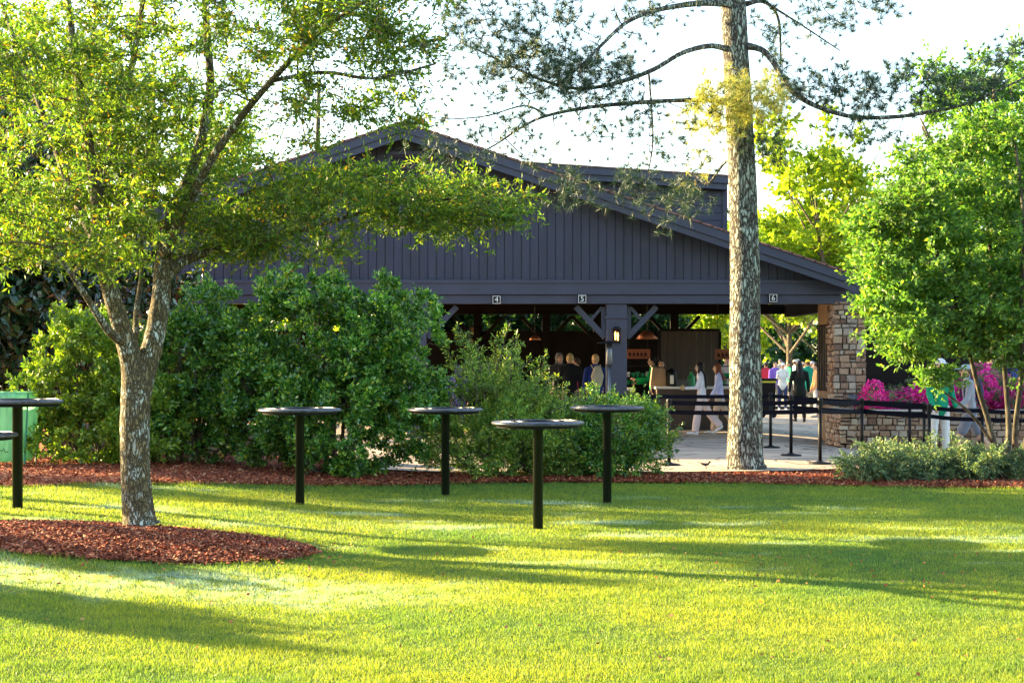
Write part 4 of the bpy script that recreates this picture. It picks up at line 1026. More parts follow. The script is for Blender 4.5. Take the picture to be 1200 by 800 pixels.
# feathery shrubs
ds = 22.6
shrub('feathery_shrub', 'tall feathery shrub with upright pale shoots in front of the open bay', (X(580,ds), ds, .03),
      [lobe(575,505,ds,85,46,.8), lobe(540,515,ds,50,36,.8), lobe(620,505,ds,58,42,.8), lobe(560,542,ds,75,22,.8), lobe(590,465,ds,38,24,.5)], M['leaf_spray'], r, 190, .17, 9, 16, .062, .019, up=1.0, tl=.30, spread=.55)
def shoots(r, base, rows, leafm, name, label, group=None):
    base = np.array(base, float); e = empty(name, base); tag(e, label, 'shrub', group)
    mb = MB(); lv = []
    for (bx, by, tx, ty, d) in rows:
        p = P(bx, by, d); q = P(tx, ty, d+r.uniform(-.2,.2)); m_ = (p+q)/2+r.normal(size=3)*.05
        Q, RR = smooth_path([p, m_, q], [.009,.006,.002], 8); mb.tube(Q-base, RR, 5)
        l = np.linalg.norm(q-p); ax = unit(q-p); k = int(l/.055)
        for i in range(k):
            t = .15+.85*i/k; c = p*(1-t)**2+m_*2*t*(1-t)+q*t*t
            for sgn in (-1, 1):
                a = r.uniform(0, 2*math.pi); sd = unit(np.cross(ax, [math.cos(a), math.sin(a), .1]))
                tl_ = .26*(1-t*.8)*r.uniform(.6,1.1); td = unit(sd*sgn+ax*.75)
                mb.tube([c-base, c+td*tl_-base], [.003,.0015], 4)
                kk = max(4, int(tl_/.016)); ts = np.linspace(.12,1,kk)[:,None]; pos = c+td*tl_*ts
                side = unit(np.cross(td, r.normal(size=3))); sg = np.where(np.arange(kk)%2, 1, -1)[:,None]
                lv.append(leaf_quads(pos, td*.8+side*sg*.8+r.normal(size=(kk,3))*.15, .06, .019, r))
    link('stem', mb.mesh('stem', True), M['bark'], e)
    lv = np.vstack(lv)-base; link('foliage', npmesh('foliage', lv, 4, r.uniform(0,1,len(lv))), leafm, e); return e
rows = [(575,470,598,376,22.6),(560,470,535,378,22.6),(570,460,560,398,22.5),(590,470,612,400,22.7),(600,480,640,410,22.5),(560,480,522,400,22.7),(580,460,580,392,22.8),(610,490,655,440,22.5),(620,480,668,452,22.7),(590,460,625,420,22.5),(545,490,510,440,22.6),(600,470,600,410,22.3),(640,500,690,455,22.6),(570,470,548,418,22.3),(615,470,645,428,22.9),(575,465,606,390,22.9),(560,470,545,388,22.2),(630,490,676,470,22.3),(585,470,570,420,22.2),(565,480,530,425,22.4),(600,480,628,440,22.2),(535,500,505,465,22.3)]
shoots(r, (X(585,22.5), 22.5, .03), rows, M['leaf_spray'], 'feathery_shrub', 'pale upright shoots of a shrub rising above the middle standing tables')
shrub('feathery_shrub', 'round leafy shrub behind the nearest standing table', (X(640,22.8), 22.8, .03),
      [lobe(650,515,22.8,50,44,.7), lobe(610,525,22.8,50,34,.6), lobe(650,545,22.8,55,16,.7)], M['leaf_spray'], r, 150, .17, 9, 15, .062, .02, up=.7, tl=.24, spread=.55)
shrub('feathery_shrub', 'leafy shrub around the post of the right-end standing table', (X(715,22.8), 22.8, .03),
      [lobe(720,505,22.8,58,42,.7), lobe(760,512,22.7,28,26,.4), lobe(700,530,22.8,50,26,.6), lobe(720,545,22.8,50,14,.7)], M['leaf_bush'], r, 160, .17, 9, 15, .062, .022, up=.7, tl=.26, spread=.55)
rows = [(715,500,745,458,22.7),(730,510,785,490,22.7),(740,510,800,512,22.6),(700,500,694,448,22.8),(725,500,765,470,22.6),(740,520,790,530,22.6),(710,490,720,455,22.9),(750,500,775,478,22.8),(690,500,700,465,22.5),(735,500,752,470,22.5)]
shoots(r, (X(725,22.7), 22.7, .03), rows, M['leaf_spray'], 'feathery_shrub', 'thin shoots of the shrub beside the barrier post farthest left')
# low shrubs at the right
r = np.random.default_rng(43)
lows = [(1022,545,22.0,34,22,'low blue-green shrub at the left end of the row, beside the mulch'), (1062,552,21.9,36,22,'low blue-green shrub second from the left of the row'), (1105,545,22.2,38,24,'low blue-green shrub below the man in the green jacket'),
        (1150,548,22.0,36,24,'low blue-green shrub below the thin stems of the fresh green tree'), (1195,545,22.2,38,24,'low blue-green shrub at the right edge'), (1085,535,23.2,60,20,'low blue-green shrub behind the row, against the patio')]
for (px, py, d, rx, ry, lb) in lows:
    shrub('low_shrub', lb, (X(px,d), d, gg(X(px,d),d)+.03), [lobe(px,py,d,rx,ry,.45), lobe(px-rx*.6,py+4,d-.1,rx*.6,ry*.7,.35), lobe(px+rx*.6,py+2,d+.1,rx*.6,ry*.8,.35)], M['leaf_low'], r, 60, .14, 8, 15, .06, .02, up=.5, tl=.2, spread=.5, group='low shrubs in front of the patio', stems=4, shell=.1)
# azaleas
r = np.random.default_rng(45)
azs = [(1035,472,31.3,30,24),(1080,466,31.6,32,22),(1125,470,31.3,30,22),(1165,462,31.8,34,28),(1205,468,31.4,34,24),(1150,450,32.6,34,22)]
azl = ['left end of the planter, against the pillar', 'planter behind the green jacket', 'planter between the two men', 'planter behind the thin tree stems', 'right edge', 'back of the planter behind the man in grey']
for (px, py, d, rx, ry), lb in zip(azs, azl):
    c = P(px, py, d); s = d/F
    e = shrub('azalea', 'magenta flowering azalea at the '+lb, (c[0], c[1], .5), [(c[0],c[1],c[2]-.03,rx*s,.45,ry*s)], M['leaf_low'], r, 60, .12, 8, 8, .05, .02, stems=4, group='azaleas in the stone planter', cat='azalea', tl=.13)
    lob_ = ell(r, (c[0],c[1],c[2]), (rx*s*.85,.4,ry*s*.75), 18, .4); fc = np.vstack([ell(r, q, (.21,.21,.19), 120, .55) for q in lob_])
    n5 = 5; C = np.repeat(fc, n5, 0); nn = unit(fc-c+np.array([0,-.25,.25])); NN = np.repeat(nn, n5, 0)
    lv = leaf_quads(C, NN*.6+r.normal(size=C.shape)*.7, .038, .034, r, .3)
    o = link('blossoms', npmesh('blossoms', lv-np.array([c[0],c[1],.5]), 4, r.uniform(0,1,len(lv))), M['azalea'], e)

# magnolia at the far left
r = np.random.default_rng(51); dm = 24.5
limbs = [([P(30,560,dm), P(25,480,dm), P(20,380,dm), P(10,250,dm), P(0,120,dm)], [.16,.13,.1,.07,.04]), ([P(25,480,dm), P(60,400,dm-.4), P(80,330,dm-.6)], [.08,.05,.03])]
cl = pxclumps(r, [(20,400,90,110,dm,1.6,110),(-60,300,120,170,dm,2,120),(50,310,60,50,dm-.3,1.2,40),(160,330,60,50,25.5,1.1,30),(20,180,110,90,dm,2,70)])
plant('magnolia_tree', 'dark glossy large-leaved magnolia behind the green bag at the left edge', 'tree', (P(30,560,dm)[0], dm, .2), limbs, cl, M['leaf_mag'], M['bark'], r, cr=.36, ntw=9, nlf=8, Lh=.19, W=.075, r0=.03, up=.3, spread=.8)

# ------------------------------------------------ trees beyond
def far_tree(name, label, x, y, h, cw, leafm, r, n=90, cr=.8, Lh=.26, W=.15, trunkr=.22, low=.35, group='trees beyond the pavilion', ntw=10, nlf=12, lean=0, z=.0, bk='bark', forks=6, flat=1.0):
    z0 = z; limbs = [([(x,y,z0-.1),(x+lean*.3,y,z0+h*.2),(x+lean*.6,y,z0+h*.5),(x+lean,y,z0+h*.85)], [trunkr,trunkr*.85,trunkr*.55,trunkr*.15])]
    for i in range(forks):
        a = r.uniform(0, 2*math.pi); s = r.uniform(low*.6, .55); p0 = np.array([x+lean*s, y, z0+h*s])
        q = p0+np.array([math.cos(a)*cw*.35, math.sin(a)*cw*.35, h*.16]); q2 = p0+np.array([math.cos(a)*cw*.7, math.sin(a)*cw*.6, h*.34])
        limbs.append(([p0, q, q2], [trunkr*.5, trunkr*.3, trunkr*.12]))
    c0 = np.array([x+lean, y, z0+h*(1+low)/2]); rad = np.array([cw, cw*flat, h*(1-low)/2])
    # lobed, uneven crown
    lob = ell(r, c0, rad*.72, 9, .5); cl = np.vstack([ell(r, l, rad*r.uniform(.28,.45), max(4, n//9)) for l in lob])
    return plant(name, label, 'tree', (x, y, z0), limbs, cl, leafm, M[bk], r, cr=cr, ntw=ntw, nlf=nlf, Lh=Lh, W=W, r0=.05, group=group, sides=9, twig_frac=.4, minr=.01)
r = np.random.default_rng(61)
far_tree('maple_tree', 'bright yellow-green tree rising behind the roof right of the pine trunk', 11.3, 56, 10.4, 2.9, M['leaf_yellow'], r, 110, .75, .22, .13, .1, .3, lean=-1.0)
far_tree('maple_tree', 'yellow-green tree behind the bright doorway, its branching trunk in view', X(925,66), 66, 7.6, 4.2, M['leaf_yellow'], r, 120, .8, .24, .14, .15, .36, forks=10)
far_tree('maple_tree', 'yellow-green tree filling the gap left of the pine trunk under the roof', X(820,72), 72, 8, 4.6, M['leaf_yellow'], r, 120, .8, .26, .16, .12, .1)
far_tree('maple_tree', 'yellow-green tree at the right of the bright doorway', X(990,76), 76, 8.5, 4.8, M['leaf_yellow'], r, 120, .8, .26, .16, .12, .08)
far_tree('maple_tree', 'green tree whose sunlit top shows above the fresh green tree at the right', X(1165,40), 40, 10.2, 2.6, M['leaf_right'], r, 150, .6, .15, .08, .2, .35)
far_tree('maple_tree', 'green tree beyond the right edge', X(1290,46), 46, 11, 4.0, M['leaf_right'], r, 130, .8, .2, .11, .25, .1)
far_tree('maple_tree', 'green tree filling in between the fresh green tree and the doorway', X(1110,62), 62, 8.4, 4.2, M['leaf_right'], r, 140, .8, .2, .12, .25, .05)
far_tree('maple_tree', 'thin pale tree showing faintly above the right roof end', X(1000,70), 70, 8.5, 3.0, M['leaf_right'], r, 40, .8, .2, .12, .16, .3)
far_tree('oak_tree', 'tall leafy tree standing behind the left end of the pavilion', X(40,62), 62, 17.5, 6.8, M['leaf_yellow'], r, 190, 1.1, .22, .11, .3, .1)
far_tree('oak_tree', 'tall leafy tree behind the crown of the forked oak', X(180,66), 66, 16, 5.2, M['leaf_right'], r, 150, 1.1, .22, .11, .3, .15)
far_tree('oak_tree', 'leafy tree beyond the left edge behind the magnolia', X(-120,58), 58, 16, 6.5, M['leaf_right'], r, 150, 1.1, .2, .1, .3, .05)
# slender bare pine far away
t = thing('pine_tree', (X(371,70), 70, 0), 'distant thin bare pine trunk above the left roof slope', 'tree')
mb = MB(); mb.tube([(0,0,-.1),(.05,0,5),(.0,0,9),(.1,0,13.4)], [.2,.17,.13,.08], 8)
for k in range(5): a = k*1.9; mb.tube([(.05,0,10+k*.7),(math.cos(a)*.8,math.sin(a)*.8,10.2+k*.7)], [.03,.01], 5)
mb.build('trunk', M['bark_smooth'], t, True)
# hedges behind the rear wall strip
for i, (pa, pb, d, h) in enumerate([(470,560,43,3.1),(560,660,44,3.2),(655,790,45,3.1)]):
    x0_, x1_ = X(pa,d), X(pb,d); c = (x0_+x1_)/2
    shrub('hedge', ['clipped dark hedge behind the left part of the rear wall','clipped dark hedge behind the middle of the rear wall','clipped dark hedge behind the right part of the rear wall'][i],
          (c, d, .05), [(c, d, h*.55, (x1_-x0_)*.55, .8, h*.45), (c-(x1_-x0_)*.3, d, h*.6, (x1_-x0_)*.3, .7, h*.42), (c+(x1_-x0_)*.3, d, h*.6, (x1_-x0_)*.3, .7, h*.42)], M['leaf_dark'], r, 230, .33, 10, 10, .15, .09, cat='hedge', group='hedges behind the pavilion')
# far wood that reads as one mass
n = 900; x = r.uniform(-95, 110, n); y = r.uniform(100, 130, n); z = r.uniform(.2, 1, n)**.8*r.uniform(6, 11, n)
lv, C, tip = twig_leaves(np.stack([x,y,z],1), r, 1.8, 9, 9, .75, .45, .2)
tag(link('far_wood', npmesh('far_wood', lv, 4, r.uniform(0,1,len(lv))), M['leaf_yellow']), 'sunlit wood far beyond the pavilion', 'wood', kind='stuff')
n = 500; x = r.uniform(-40, 60, n); y = r.uniform(92, 97, n); z = r.uniform(0, 3.2, n)
lv, C, tip = twig_leaves(np.stack([x,y,z],1), r, 1.1, 9, 9, .4, .25, .2)
tag(link('undergrowth', npmesh('undergrowth', lv, 4, r.uniform(0,1,len(lv))), M['leaf_dark']), 'dark undergrowth at the foot of the far wood', 'undergrowth', kind='stuff')
r = np.random.default_rng(71)
def off_tree(name, label, x, y, h, low, rad, n, r, leaf='leaf_oak', ntw=9, nlf=11, Lh=.11, W=.05, cr=.35, ry=None):
    z0 = gg(x, y); limbs = [([(x,y,z0-.1),(x+.05,y,z0+low*.6),(x-.05,y,z0+low+.3*(h-low)),(x,y,z0+h*.92)], [.13,.11,.08,.02])]
    c = np.array([x, y, z0+(h+low)/2]); ra = np.array([rad, ry or rad, (h-low)/2])
    lob = ell(r, c, ra*.7, 7, .4); cl = np.vstack([ell(r, l, ra*r.uniform(.3,.5), max(3, n//7)) for l in lob])
    return plant(name, label, 'tree', (x,y,z0), limbs, cl, M[leaf], M['bark'], r, cr=cr, ntw=ntw, nlf=nlf, Lh=Lh, W=W, r0=.03, sides=9, twig_frac=.4)
off_tree('oak_tree', 'slim tree outside the left edge whose shade crosses the middle of the lawn', -12.4, 20.1, 6.4, 3.2, 1.35, 170, r, cr=.32)
off_tree('oak_tree', 'small round tree outside the left edge nearest the camera', -10.2, 13.6, 2.5, .4, .95, 110, r, cr=.26)
off_tree('oak_tree', 'low bushy tree outside the left edge level with the mulch ring', -11.4, 16.0, 2.9, .9, .75, 80, r, cr=.24)
off_tree('oak_tree', 'thin open-crowned tree outside the left edge beyond the low bushy one', -20, 25.5, 6.0, 3.2, 1.0, 42, r, cr=.3)
off_tree('oak_tree', 'wispy tree outside the left edge behind the thin open-crowned one', -21, 29.6, 6.8, 3.4, .7, 30, r, cr=.28)
off_tree('oak_tree', 'slender low tree outside the left edge just right of the slim one', -13, 18.3, 3.9, 2.6, .45, 26, r, cr=.22)
off_tree('oak_tree', 'sparse tall tree outside the left edge beyond the others', -22, 27.9, 9.0, 4.2, 2.2, 60, r, cr=.45)
# ============================================================= PEOPLE
def remesh(mb, name, vox, smooth=4):
    me = mb.mesh(name); o = bpy.data.objects.new('tmp', me); COL.objects.link(o)
    m = o.modifiers.new('r', 'REMESH'); m.mode = 'VOXEL'; m.voxel_size = vox; m.use_smooth_shade = True
    s = o.modifiers.new('s', 'SMOOTH'); s.factor = .5; s.iterations = smooth
    dg = bpy.context.evaluated_depsgraph_get(); out = bpy.data.meshes.new_from_object(o.evaluated_get(dg))
    bpy.data.objects.remove(o); out.name = name; out.shade_smooth(); return out
SKIN = cloth((.50,.30,.21), .55); SKIN2 = cloth((.58,.37,.27), .55)
def person(px, d, H, rz, label, legs=((0,0),(0,0)), arms=((5,8,15),(5,8,15)), lean=2, top=(.5,.5,.5), bot=(.05,.05,.08), shoe=(.3,.3,.3), hair=(.05,.03,.02), long=0, cap=None, brim=True,
           shorts=False, hem=.0, wide=0, hood=None, bag=None, hold=None, skin=None, female=False, group=None, vox=.010, z=None, yaw=0, long_sleeve=True, bulk=1.0, hoody=None):
    s = H/1.75; x = X(px, d); z = (gg(x, d)+.075) if z is None else z
    e = thing('person', (x, d, z), label, 'person', group, rz); skin = skin or SKIN
    def rot(a, v):  # in sagittal (y forward, z up)
        c, q = math.cos(R(a)), math.sin(R(a)); return np.array([v[0], v[1]*c-v[2]*q, v[1]*q+v[2]*c])
    def down(a, l, ab=0): return np.array([math.sin(R(ab))*l, math.sin(R(a))*math.cos(R(ab))*l, -math.cos(R(a))*math.cos(R(ab))*l])
    hw = .10 if female else .095; sw = .165 if female else .195
    hips = [np.array([q*hw, 0, .92]) for q in (-1, 1)]
    LG = []
    for q, hp, (a, k) in zip((-1,1), hips, legs):
        kn = hp+down(a, .43, q*1.5); an = kn+down(a-k, .42); b = a-k
        fd = np.array([q*.12, math.cos(R(b*.8)), math.sin(R(b*.8))]); fd /= np.linalg.norm(fd)
        LG.append((hp, kn, an, fd))
    low = min(min(l[2][2]-.075, (l[2]+l[3]*.17)[2]-.055) for l in LG)
    off = np.array([0,0,-low]); LG = [(a+off, b+off, c+off, f) for a, b, c, f in LG]
    pel = np.array([0,0,.95])+off; td = np.array([0, math.sin(R(lean)), math.cos(R(lean))])
    wa = pel+td*.14; ch = pel+td*.33; sh = pel+td*.48; nk = pel+td*.54; hd = pel+td*.675+np.array([0,.02,0])
    AR = []
    for q, (a, ab, el) in zip((-1,1), arms):
        s0 = sh+np.array([q*sw,0,-.025]); eb = s0+down(a, .28, q*ab); wr = eb+down(a+el, .245, q*(ab-6)); AR.append((s0, eb, wr, down(a+el+8, 1, q*(ab-10))))
    tw = .125 if female else .14
    def torso(mb, g_=0, top_=True, lo=None):
        mb.tube([pel-td*.06, pel, wa, ch, sh-td*.02], [(.165 if female else .16)+g_, (.165 if female else .158)+g_, tw+g_, .16*(1 if not female else .93)+g_, .13+g_], 18, True, .62*bulk)
        mb.tube([AR[0][0]+np.array([.03,0,0]), sh+np.array([0,0,.015]), AR[1][0]-np.array([.03,0,0])], [.055+g_,.07+g_,.055+g_], 12, True)
    # body
    mb = MB(); torso(mb)
    mb.tube([sh, nk, hd-np.array([0,.01,.06])], [.065,.052,.05], 12, True)
    mb.ball(hd, (.073,.092,.112), 18, 14); mb.ball(hd+np.array([0,.035,-.065]), (.048,.05,.045), 12, 10)
    mb.tube([hd+np.array([0,.085,.015]), hd+np.array([0,.106,-.018])], [.009,.014], 8, True)
    for q in (-1,1): mb.ball(hd+np.array([q*.074,-.005,-.01]), (.010,.02,.032), 8, 8)
    for (hp, kn, an, fd) in LG:
        mb.tube([hp, hp*.6+kn*.4, kn, kn*.65+an*.35, an], [.088,.075,.055,.056,.038], 12, True)
        mb.tube([an+np.array([0,-.02,-.03]), an+fd*.1+np.array([0,0,-.045]), an+fd*.17+np.array([0,0,-.055])], [.036,.036,.024], 10, True)
    for q, (s0, eb, wr, hv) in zip((-1,1), AR):
        mb.tube([s0, eb, wr], [.048,.038,.026], 12, True)
        hv = hv/np.linalg.norm(hv); inn = np.array([-q*1.0,0,0]); sd = np.cross(hv, inn); sd /= np.linalg.norm(sd)
        if sd[1] < 0: sd = -sd
        pm = wr+hv*.05; mb.tube([wr, pm, wr+hv*.085], [.024,.032,.034], 10, True, .45)
        for i, ln in enumerate((.068,.078,.072,.056)):
            b0 = wr+hv*.085+sd*(.026-.0175*i); f1 = b0+(hv+inn*.25)/1.03*ln*.5; f2 = f1+(hv+inn*.8)/1.28*ln*.5
            mb.tube([b0-hv*.02, b0, f1, f2], [.0085,.0085,.008,.0065], 8, True)
        t0 = wr+hv*.025+sd*.022; mb.tube([t0, t0+(sd*.7+hv*.7+inn*.2)*.035, t0+(sd*.5+hv*1+inn*.4)*.062], [.011,.0095,.007], 8, True)
    body = link('body', remesh(mb, 'body', vox*.9), skin, e)
    # face
    mb = MB()
    for q in (-1,1): mb.ball(hd+np.array([q*.028,.084,.012]), (.011,.006,.007), 8, 6)
    mb.build('eyes', M['black'], e)
    mb = MB(); mb.ball(hd+np.array([0,.086,-.052]), (.022,.006,.007), 8, 6); mb.build('lips', cloth((.42,.14,.12)), e)
    # clothes
    mb = MB(); torso(mb, .016)
    if hem: mb.tube([pel, pel-np.array([0,0,hem])], [.175,.185], 18, True, .66*bulk)
    for (s0, eb, wr, hv) in AR:
        if long_sleeve: mb.tube([s0, eb, wr], [.064,.055,.042], 12, True)
        else: mb.tube([s0, s0*.4+eb*.6], [.064,.062], 12, True)
    if hoody: mb.tube([nk+np.array([0,-.05,-.0]), nk+np.array([0,-.085,-.06])], [.07,.085], 12, True)
    link('top', remesh(mb, 'top', vox), cloth(top), e)
    mb = MB(); mb.tube([pel+td*.04, pel-np.array([0,0,.05])], [.158,.165], 18, True, .66*bulk)
    for (hp, kn, an, fd) in LG:
        if shorts: mb.tube([hp, hp*.5+kn*.5, hp*.08+kn*.92], [.10,.10,.092], 14, True)
        else: mb.tube([hp, hp*.6+kn*.4, kn, kn*.6+an*.4, an+np.array([0,0,.02])], [.10,.09+wide*.3,.07+wide*.6,.066+wide,.052+wide*1.2], 14, False)
    link('shorts' if shorts else 'trousers', remesh(mb, 'trousers', vox), cloth(bot), e)
    for (hp, kn, an, fd) in LG:
        mb = MB(); mb.tube([an+np.array([0,0,.0])-fd*.035, an-fd*.03+np.array([0,0,-.035])], [.042,.046], 12, True)
        mb.tube([an-fd*.04+np.array([0,0,-.04]), an+fd*.08+np.array([0,0,-.042]), an+fd*.185+np.array([0,0,-.052])], [.043,.046,.03], 12, True, .85)
        link('shoe', remesh(mb, 'shoe', vox), cloth(shoe), e)
    if hood is None and hair is not None:
        mb = MB(); mb.ball(hd+np.array([0,-.022,.028]), (.083,.095,.105), 16, 12)
        if long:
            mb.tube([hd+np.array([0,-.05,.03]), hd+np.array([0,-.085,-.12]), sh+np.array([0,-.12,-.02]), sh+np.array([0,-.135,-long])], [.07,.08,.085,.05], 14, True, .55)
            for q in (-1,1): mb.tube([hd+np.array([q*.06,-.01,.04]), hd+np.array([q*.078,.0,-.08]), hd+np.array([q*.09,-.0,-.2-long*.4])], [.03,.034,.02], 8, True)
        link('hair', remesh(mb, 'hair', vox), cloth(hair, .5), e)
    if hood is not None:
        mb = MB(); mb.ball(hd+np.array([0,-.025,.02]), (.098,.105,.125), 16, 12); mb.tube([hd+np.array([0,-.03,-.08]), sh+np.array([0,-.03,.02])], [.09,.1], 12, True); link('hood', remesh(mb, 'hood', vox), cloth(hood), e)
    if cap is not None:
        mb = MB(); mb.ball(hd+np.array([0,-.008,.062]), (.088,.103,.072), 16, 12)
        if brim: mb.tube([hd+np.array([0,.06,.058]), hd+np.array([0,.165,.045])], [.065,.055], 14, True, .12) 
        link('cap', remesh(mb, 'cap', max(.006, vox*.7), 2), cloth(cap), e)
    if bag is not None:
        mb = MB(); c = ch+np.array([0,-.19,.0]); mb.tube([c-td*.16, c, c+td*.13], [.11,.145,.10], 14, True, .5); b_ = link('backpack', remesh(mb, 'backpack', vox), cloth(bag), e)
        for q in (-1,1):
            mb = MB(); mb.tube([c+np.array([q*.07,.02,.12]), sh+np.array([q*.10,-.02,.085]), sh+np.array([q*.11,.10,-.03]), ch+np.array([q*.12,.11,-.12]), c+np.array([q*.1,.06,-.14])], [.016]*5, 6); mb.build('strap', cloth(bag), b_)
    e.scale = (s,s,s)
    return e, AR
def held_cup(per, AR, side, c, label):
    e = per; w = AR[side][2]+AR[side][3]/np.linalg.norm(AR[side][3])*.09; s = e.scale[0]
    p = Matrix.Rotation(e.rotation_euler[2], 4, 'Z') @ Vector(w*s) + e.location
    t = thing('cup', p, label, 'cup'); mb = MB(); mb.lathe([(.026,-.05),(.036,.05),(.038,.055),(.01,.056)], 14); mb.build('cup_body', cloth(c), t, True)
LEFT = R(90); RIGHT = R(-90); AWAY = 0; TOWARD = R(180)
p_, A_ = person(822, 34.0, 1.52, LEFT+R(-8), 'walking woman in front with long black hair, white top and pale pink trousers', ((12,4),(-24,16)), ((18,4,70),(-16,6,12)), 3, (.80,.76,.84), (.80,.60,.56), (.8,.75,.74), (.015,.01,.01), .26, female=True, wide=.03, skin=SKIN2, vox=.009)
held_cup(p_, A_, 0, (.6,.4,.2), 'small cup in the hand of the front walking woman')
person(843, 34.5, 1.50, LEFT+R(-8), 'walking woman behind with auburn hair, lavender sweater and tan trousers', ((12,4),(-22,16)), ((12,6,20),(-14,6,10)), 3, (.55,.57,.85), (.62,.46,.33), (.8,.8,.8), (.20,.055,.02), .08, female=True, wide=.02, hem=.05, skin=SKIN2, vox=.009)
person(1101, 28.6, 1.76, R(200), 'man in a green jacket, white cap and white trousers at the planter wall', ((4,2),(-3,2)), ((4,8,22),(4,8,30)), 1, (.01,.24,.13), (.68,.66,.66), (.3,.28,.25), (.1,.07,.05), cap=(.7,.7,.7), hem=.06, vox=.009)
person(1137, 28.9, 1.74, LEFT, 'man walking in a grey hoodie with a navy backpack and grey shorts', ((26,8),(-22,18)), ((16,8,30),(-16,8,16)), 5, (.30,.31,.36), (.16,.17,.22), (.6,.6,.62), (.12,.08,.05), cap=(.35,.42,.5), shorts=True, bag=(.03,.04,.09), vox=.009)
G1 = 'people queuing inside the dark left bay'
person(655, 36.6, 1.72, TOWARD+R(20), 'person in a grey hood, leftmost head inside the bay left of the lantern post', top=(.05,.05,.05), hood=(.16,.155,.165), group=G1, vox=.012)
person(668, 34.8, 1.72, AWAY, 'person in a black jacket with short blonde hair left of the lantern post', top=(.012,.012,.014), bot=(.2,.14,.11), hair=(.45,.30,.12), group=G1, vox=.012)
person(677, 36.0, 1.62, LEFT, 'person in a magenta jacket half hidden behind the black jacket', top=(.34,.04,.12), hair=(.05,.03,.02), group=G1, vox=.012)
person(698, 34.2, 1.70, AWAY+R(10), 'person in a navy jacket with a round beige backpack beside the lantern post', top=(.015,.03,.14), bot=(.02,.02,.03), hair=(.5,.3,.14), bag=(.42,.35,.24), group=G1, vox=.012)
person(537, 33.5, 1.45, AWAY, 'person in a violet top behind the left side of the feathery shrub', top=(.10,.09,.30), hair=(.12,.1,.25), hood=(.10,.09,.32), group=G1, vox=.012)
G2 = 'staff behind the service counter'
person(766, 38.0, 1.66, LEFT, 'person in a bright green shirt and dark hair behind the podium', arms=((40,8,50),(30,8,40)), top=(.01,.36,.10), hair=(.015,.01,.01), group=G2, vox=.012)
person(775, 37.9, 1.58, TOWARD, 'person with dark hair looking out just right of the green shirt', top=(.08,.04,.05), hair=(.06,.02,.02), long=.1, group=G2, vox=.012)
person(852, 41.5, 1.7, TOWARD, 'person in a pale top beyond the hanging sign beside the pine trunk', top=(.55,.45,.4), hair=(.05,.03,.03), group=G2, vox=.014)
G3 = 'crowd in the bright doorway'
person(917, 57, 1.66, TOWARD, 'woman in a white sweater and white cap holding a cup in the bright doorway', ((3,2),(-3,2)), ((20,10,80),(20,10,90)), 1, (.68,.66,.64), (.03,.04,.10), (.7,.7,.7), cap=(.75,.75,.75), group=G3, vox=.012, bulk=1.15, female=True, hem=.04)
person(937, 46, 1.72, AWAY, 'dark-clad person with long dark hair walking away in the bright doorway', ((8,2),(-8,6)), ((4,12,8),(4,12,8)), 2, (.008,.012,.01), (.01,.01,.012), (.02,.02,.02), (.01,.008,.008), .15, group=G3, vox=.012, bulk=1.2, hem=.08)
person(947, 54, 1.76, AWAY, 'man in a teal green jacket and yellow cap in the bright doorway', ((2,2),(-2,2)), top=(.01,.22,.14), bot=(.2,.17,.09), cap=(.8,.6,.05), group=G3, vox=.012, bulk=1.2, hem=.06)
person(957, 50, 1.68, LEFT, 'person in an orange-tan coat at the right side of the bright doorway', top=(.6,.3,.12), bot=(.3,.3,.35), group=G3, vox=.014)
far = [(898,62,(.55,.03,.06),None,'person in a red top far off beside the pine trunk'),(908,60,(.22,.12,.5),None,'person in a violet top behind the woman in the white sweater'),(925,64,(.02,.2,.12),None,'person in dark green just left of the dark-clad person'),
       (931,67,(.4,.6,.62),(.7,.7,.7),'person in a pale aqua top and white cap far off'),(935,70,(.6,.4,.55),(.7,.6,.65),'person in a pink top and pale cap far off'),(943,66,(.5,.25,.15),None,'person in a rust top far off behind the yellow cap'),
       (953,66,(.3,.25,.5),(.5,.45,.7),'person in a lavender cap far off at the right of the doorway'),(961,70,(.02,.03,.1),None,'person in navy far off at the right of the doorway'),(890,72,(.03,.03,.04),None,'person in black far off beside the pine trunk'),(914,74,(.5,.5,.52),(.1,.1,.2),'person in grey with a dark cap far off'),(941,62,(.62,.62,.65),(.7,.5,.4),'person in a white top with a peach cap far off'),(920,69,(.55,.2,.3),None,'person in a rose top far off above the white cap')]
for i, (px, d, c, cp, lb) in enumerate(far):
    person(px, d, 1.66+.03*(i%5), [AWAY,TOWARD,LEFT,RIGHT][i%4]+.3, lb, ((4,2),(-4,3)), top=c, bot=[(.05,.05,.08),(.3,.25,.18),(.1,.1,.12)][i%3], cap=cp, group=G3, vox=.016)
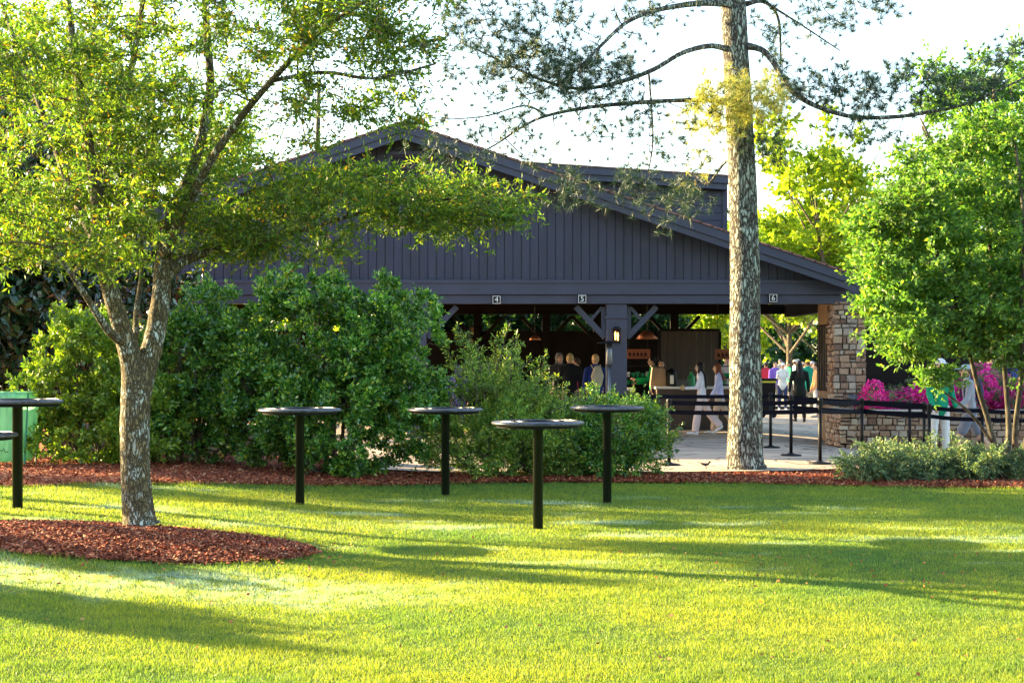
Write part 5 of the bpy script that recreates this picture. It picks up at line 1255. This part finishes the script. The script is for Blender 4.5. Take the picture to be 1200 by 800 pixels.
# visitors beyond the planter
person(1178, 33.8, 1.8, RIGHT, 'person in a navy top behind the azaleas, seen between the thin stems', top=(.015,.02,.07), group='visitors behind the azaleas', vox=.014, z=.0)
person(1191, 35.0, 1.7, LEFT, 'person in a blue top behind the azaleas at the right edge', top=(.04,.07,.35), cap=(.7,.5,.1), group='visitors behind the azaleas', vox=.014, z=.0)

# ============================================================= CAMERA, SUN, SKY
cam = bpy.data.cameras.new('camera'); co = bpy.data.objects.new('camera', cam); COL.objects.link(co)
co.location = (0, 0, CAMH); co.rotation_euler = (R(90), 0, 0); cam.lens = 57; cam.sensor_width = 36
cam.shift_y = 20/1200; cam.clip_end = 2000; cam.clip_start = .1; SC.camera = co
AZ_, EL_ = 66.0, 15.0      # sun: degrees left of the view direction, degrees up
sd = Vector((-math.sin(R(AZ_))*math.cos(R(EL_)), math.cos(R(AZ_))*math.cos(R(EL_)), math.sin(R(EL_))))
sun = bpy.data.lights.new('sun', 'SUN'); sun.energy = 5.0; sun.angle = R(.6); sun.color = (1, .76, .38)
so = bpy.data.objects.new('sun', sun); COL.objects.link(so); so.rotation_euler = sd.to_track_quat('Z', 'Y').to_euler()
W_ = bpy.data.worlds.new('World'); SC.world = W_; W_.use_nodes = True; nt = W_.node_tree
sky = nt.nodes.new('ShaderNodeTexSky'); sky.sky_type = 'NISHITA'; sky.sun_disc = False; sky.sun_elevation = R(EL_); sky.sun_rotation = R(-AZ_)
sky.air_density = 1.0; sky.dust_density = 1.2; sky.ozone_density = 1.0
bg = nt.nodes['Background']; L(nt, sky.outputs[0], bg.inputs[0]); bg.inputs[1].default_value = .10
vs = SC.view_settings; vs.view_transform = 'Standard'; vs.look = 'None'; vs.exposure = 2.92; vs.gamma = 1; vs.use_curve_mapping = False
SC.render.engine = 'CYCLES'
cy = SC.cycles; cy.use_denoising = True; cy.max_bounces = 6; cy.diffuse_bounces = 4; cy.glossy_bounces = 2; cy.transmission_bounces = 4; cy.caustics_reflective = False; cy.caustics_refractive = False
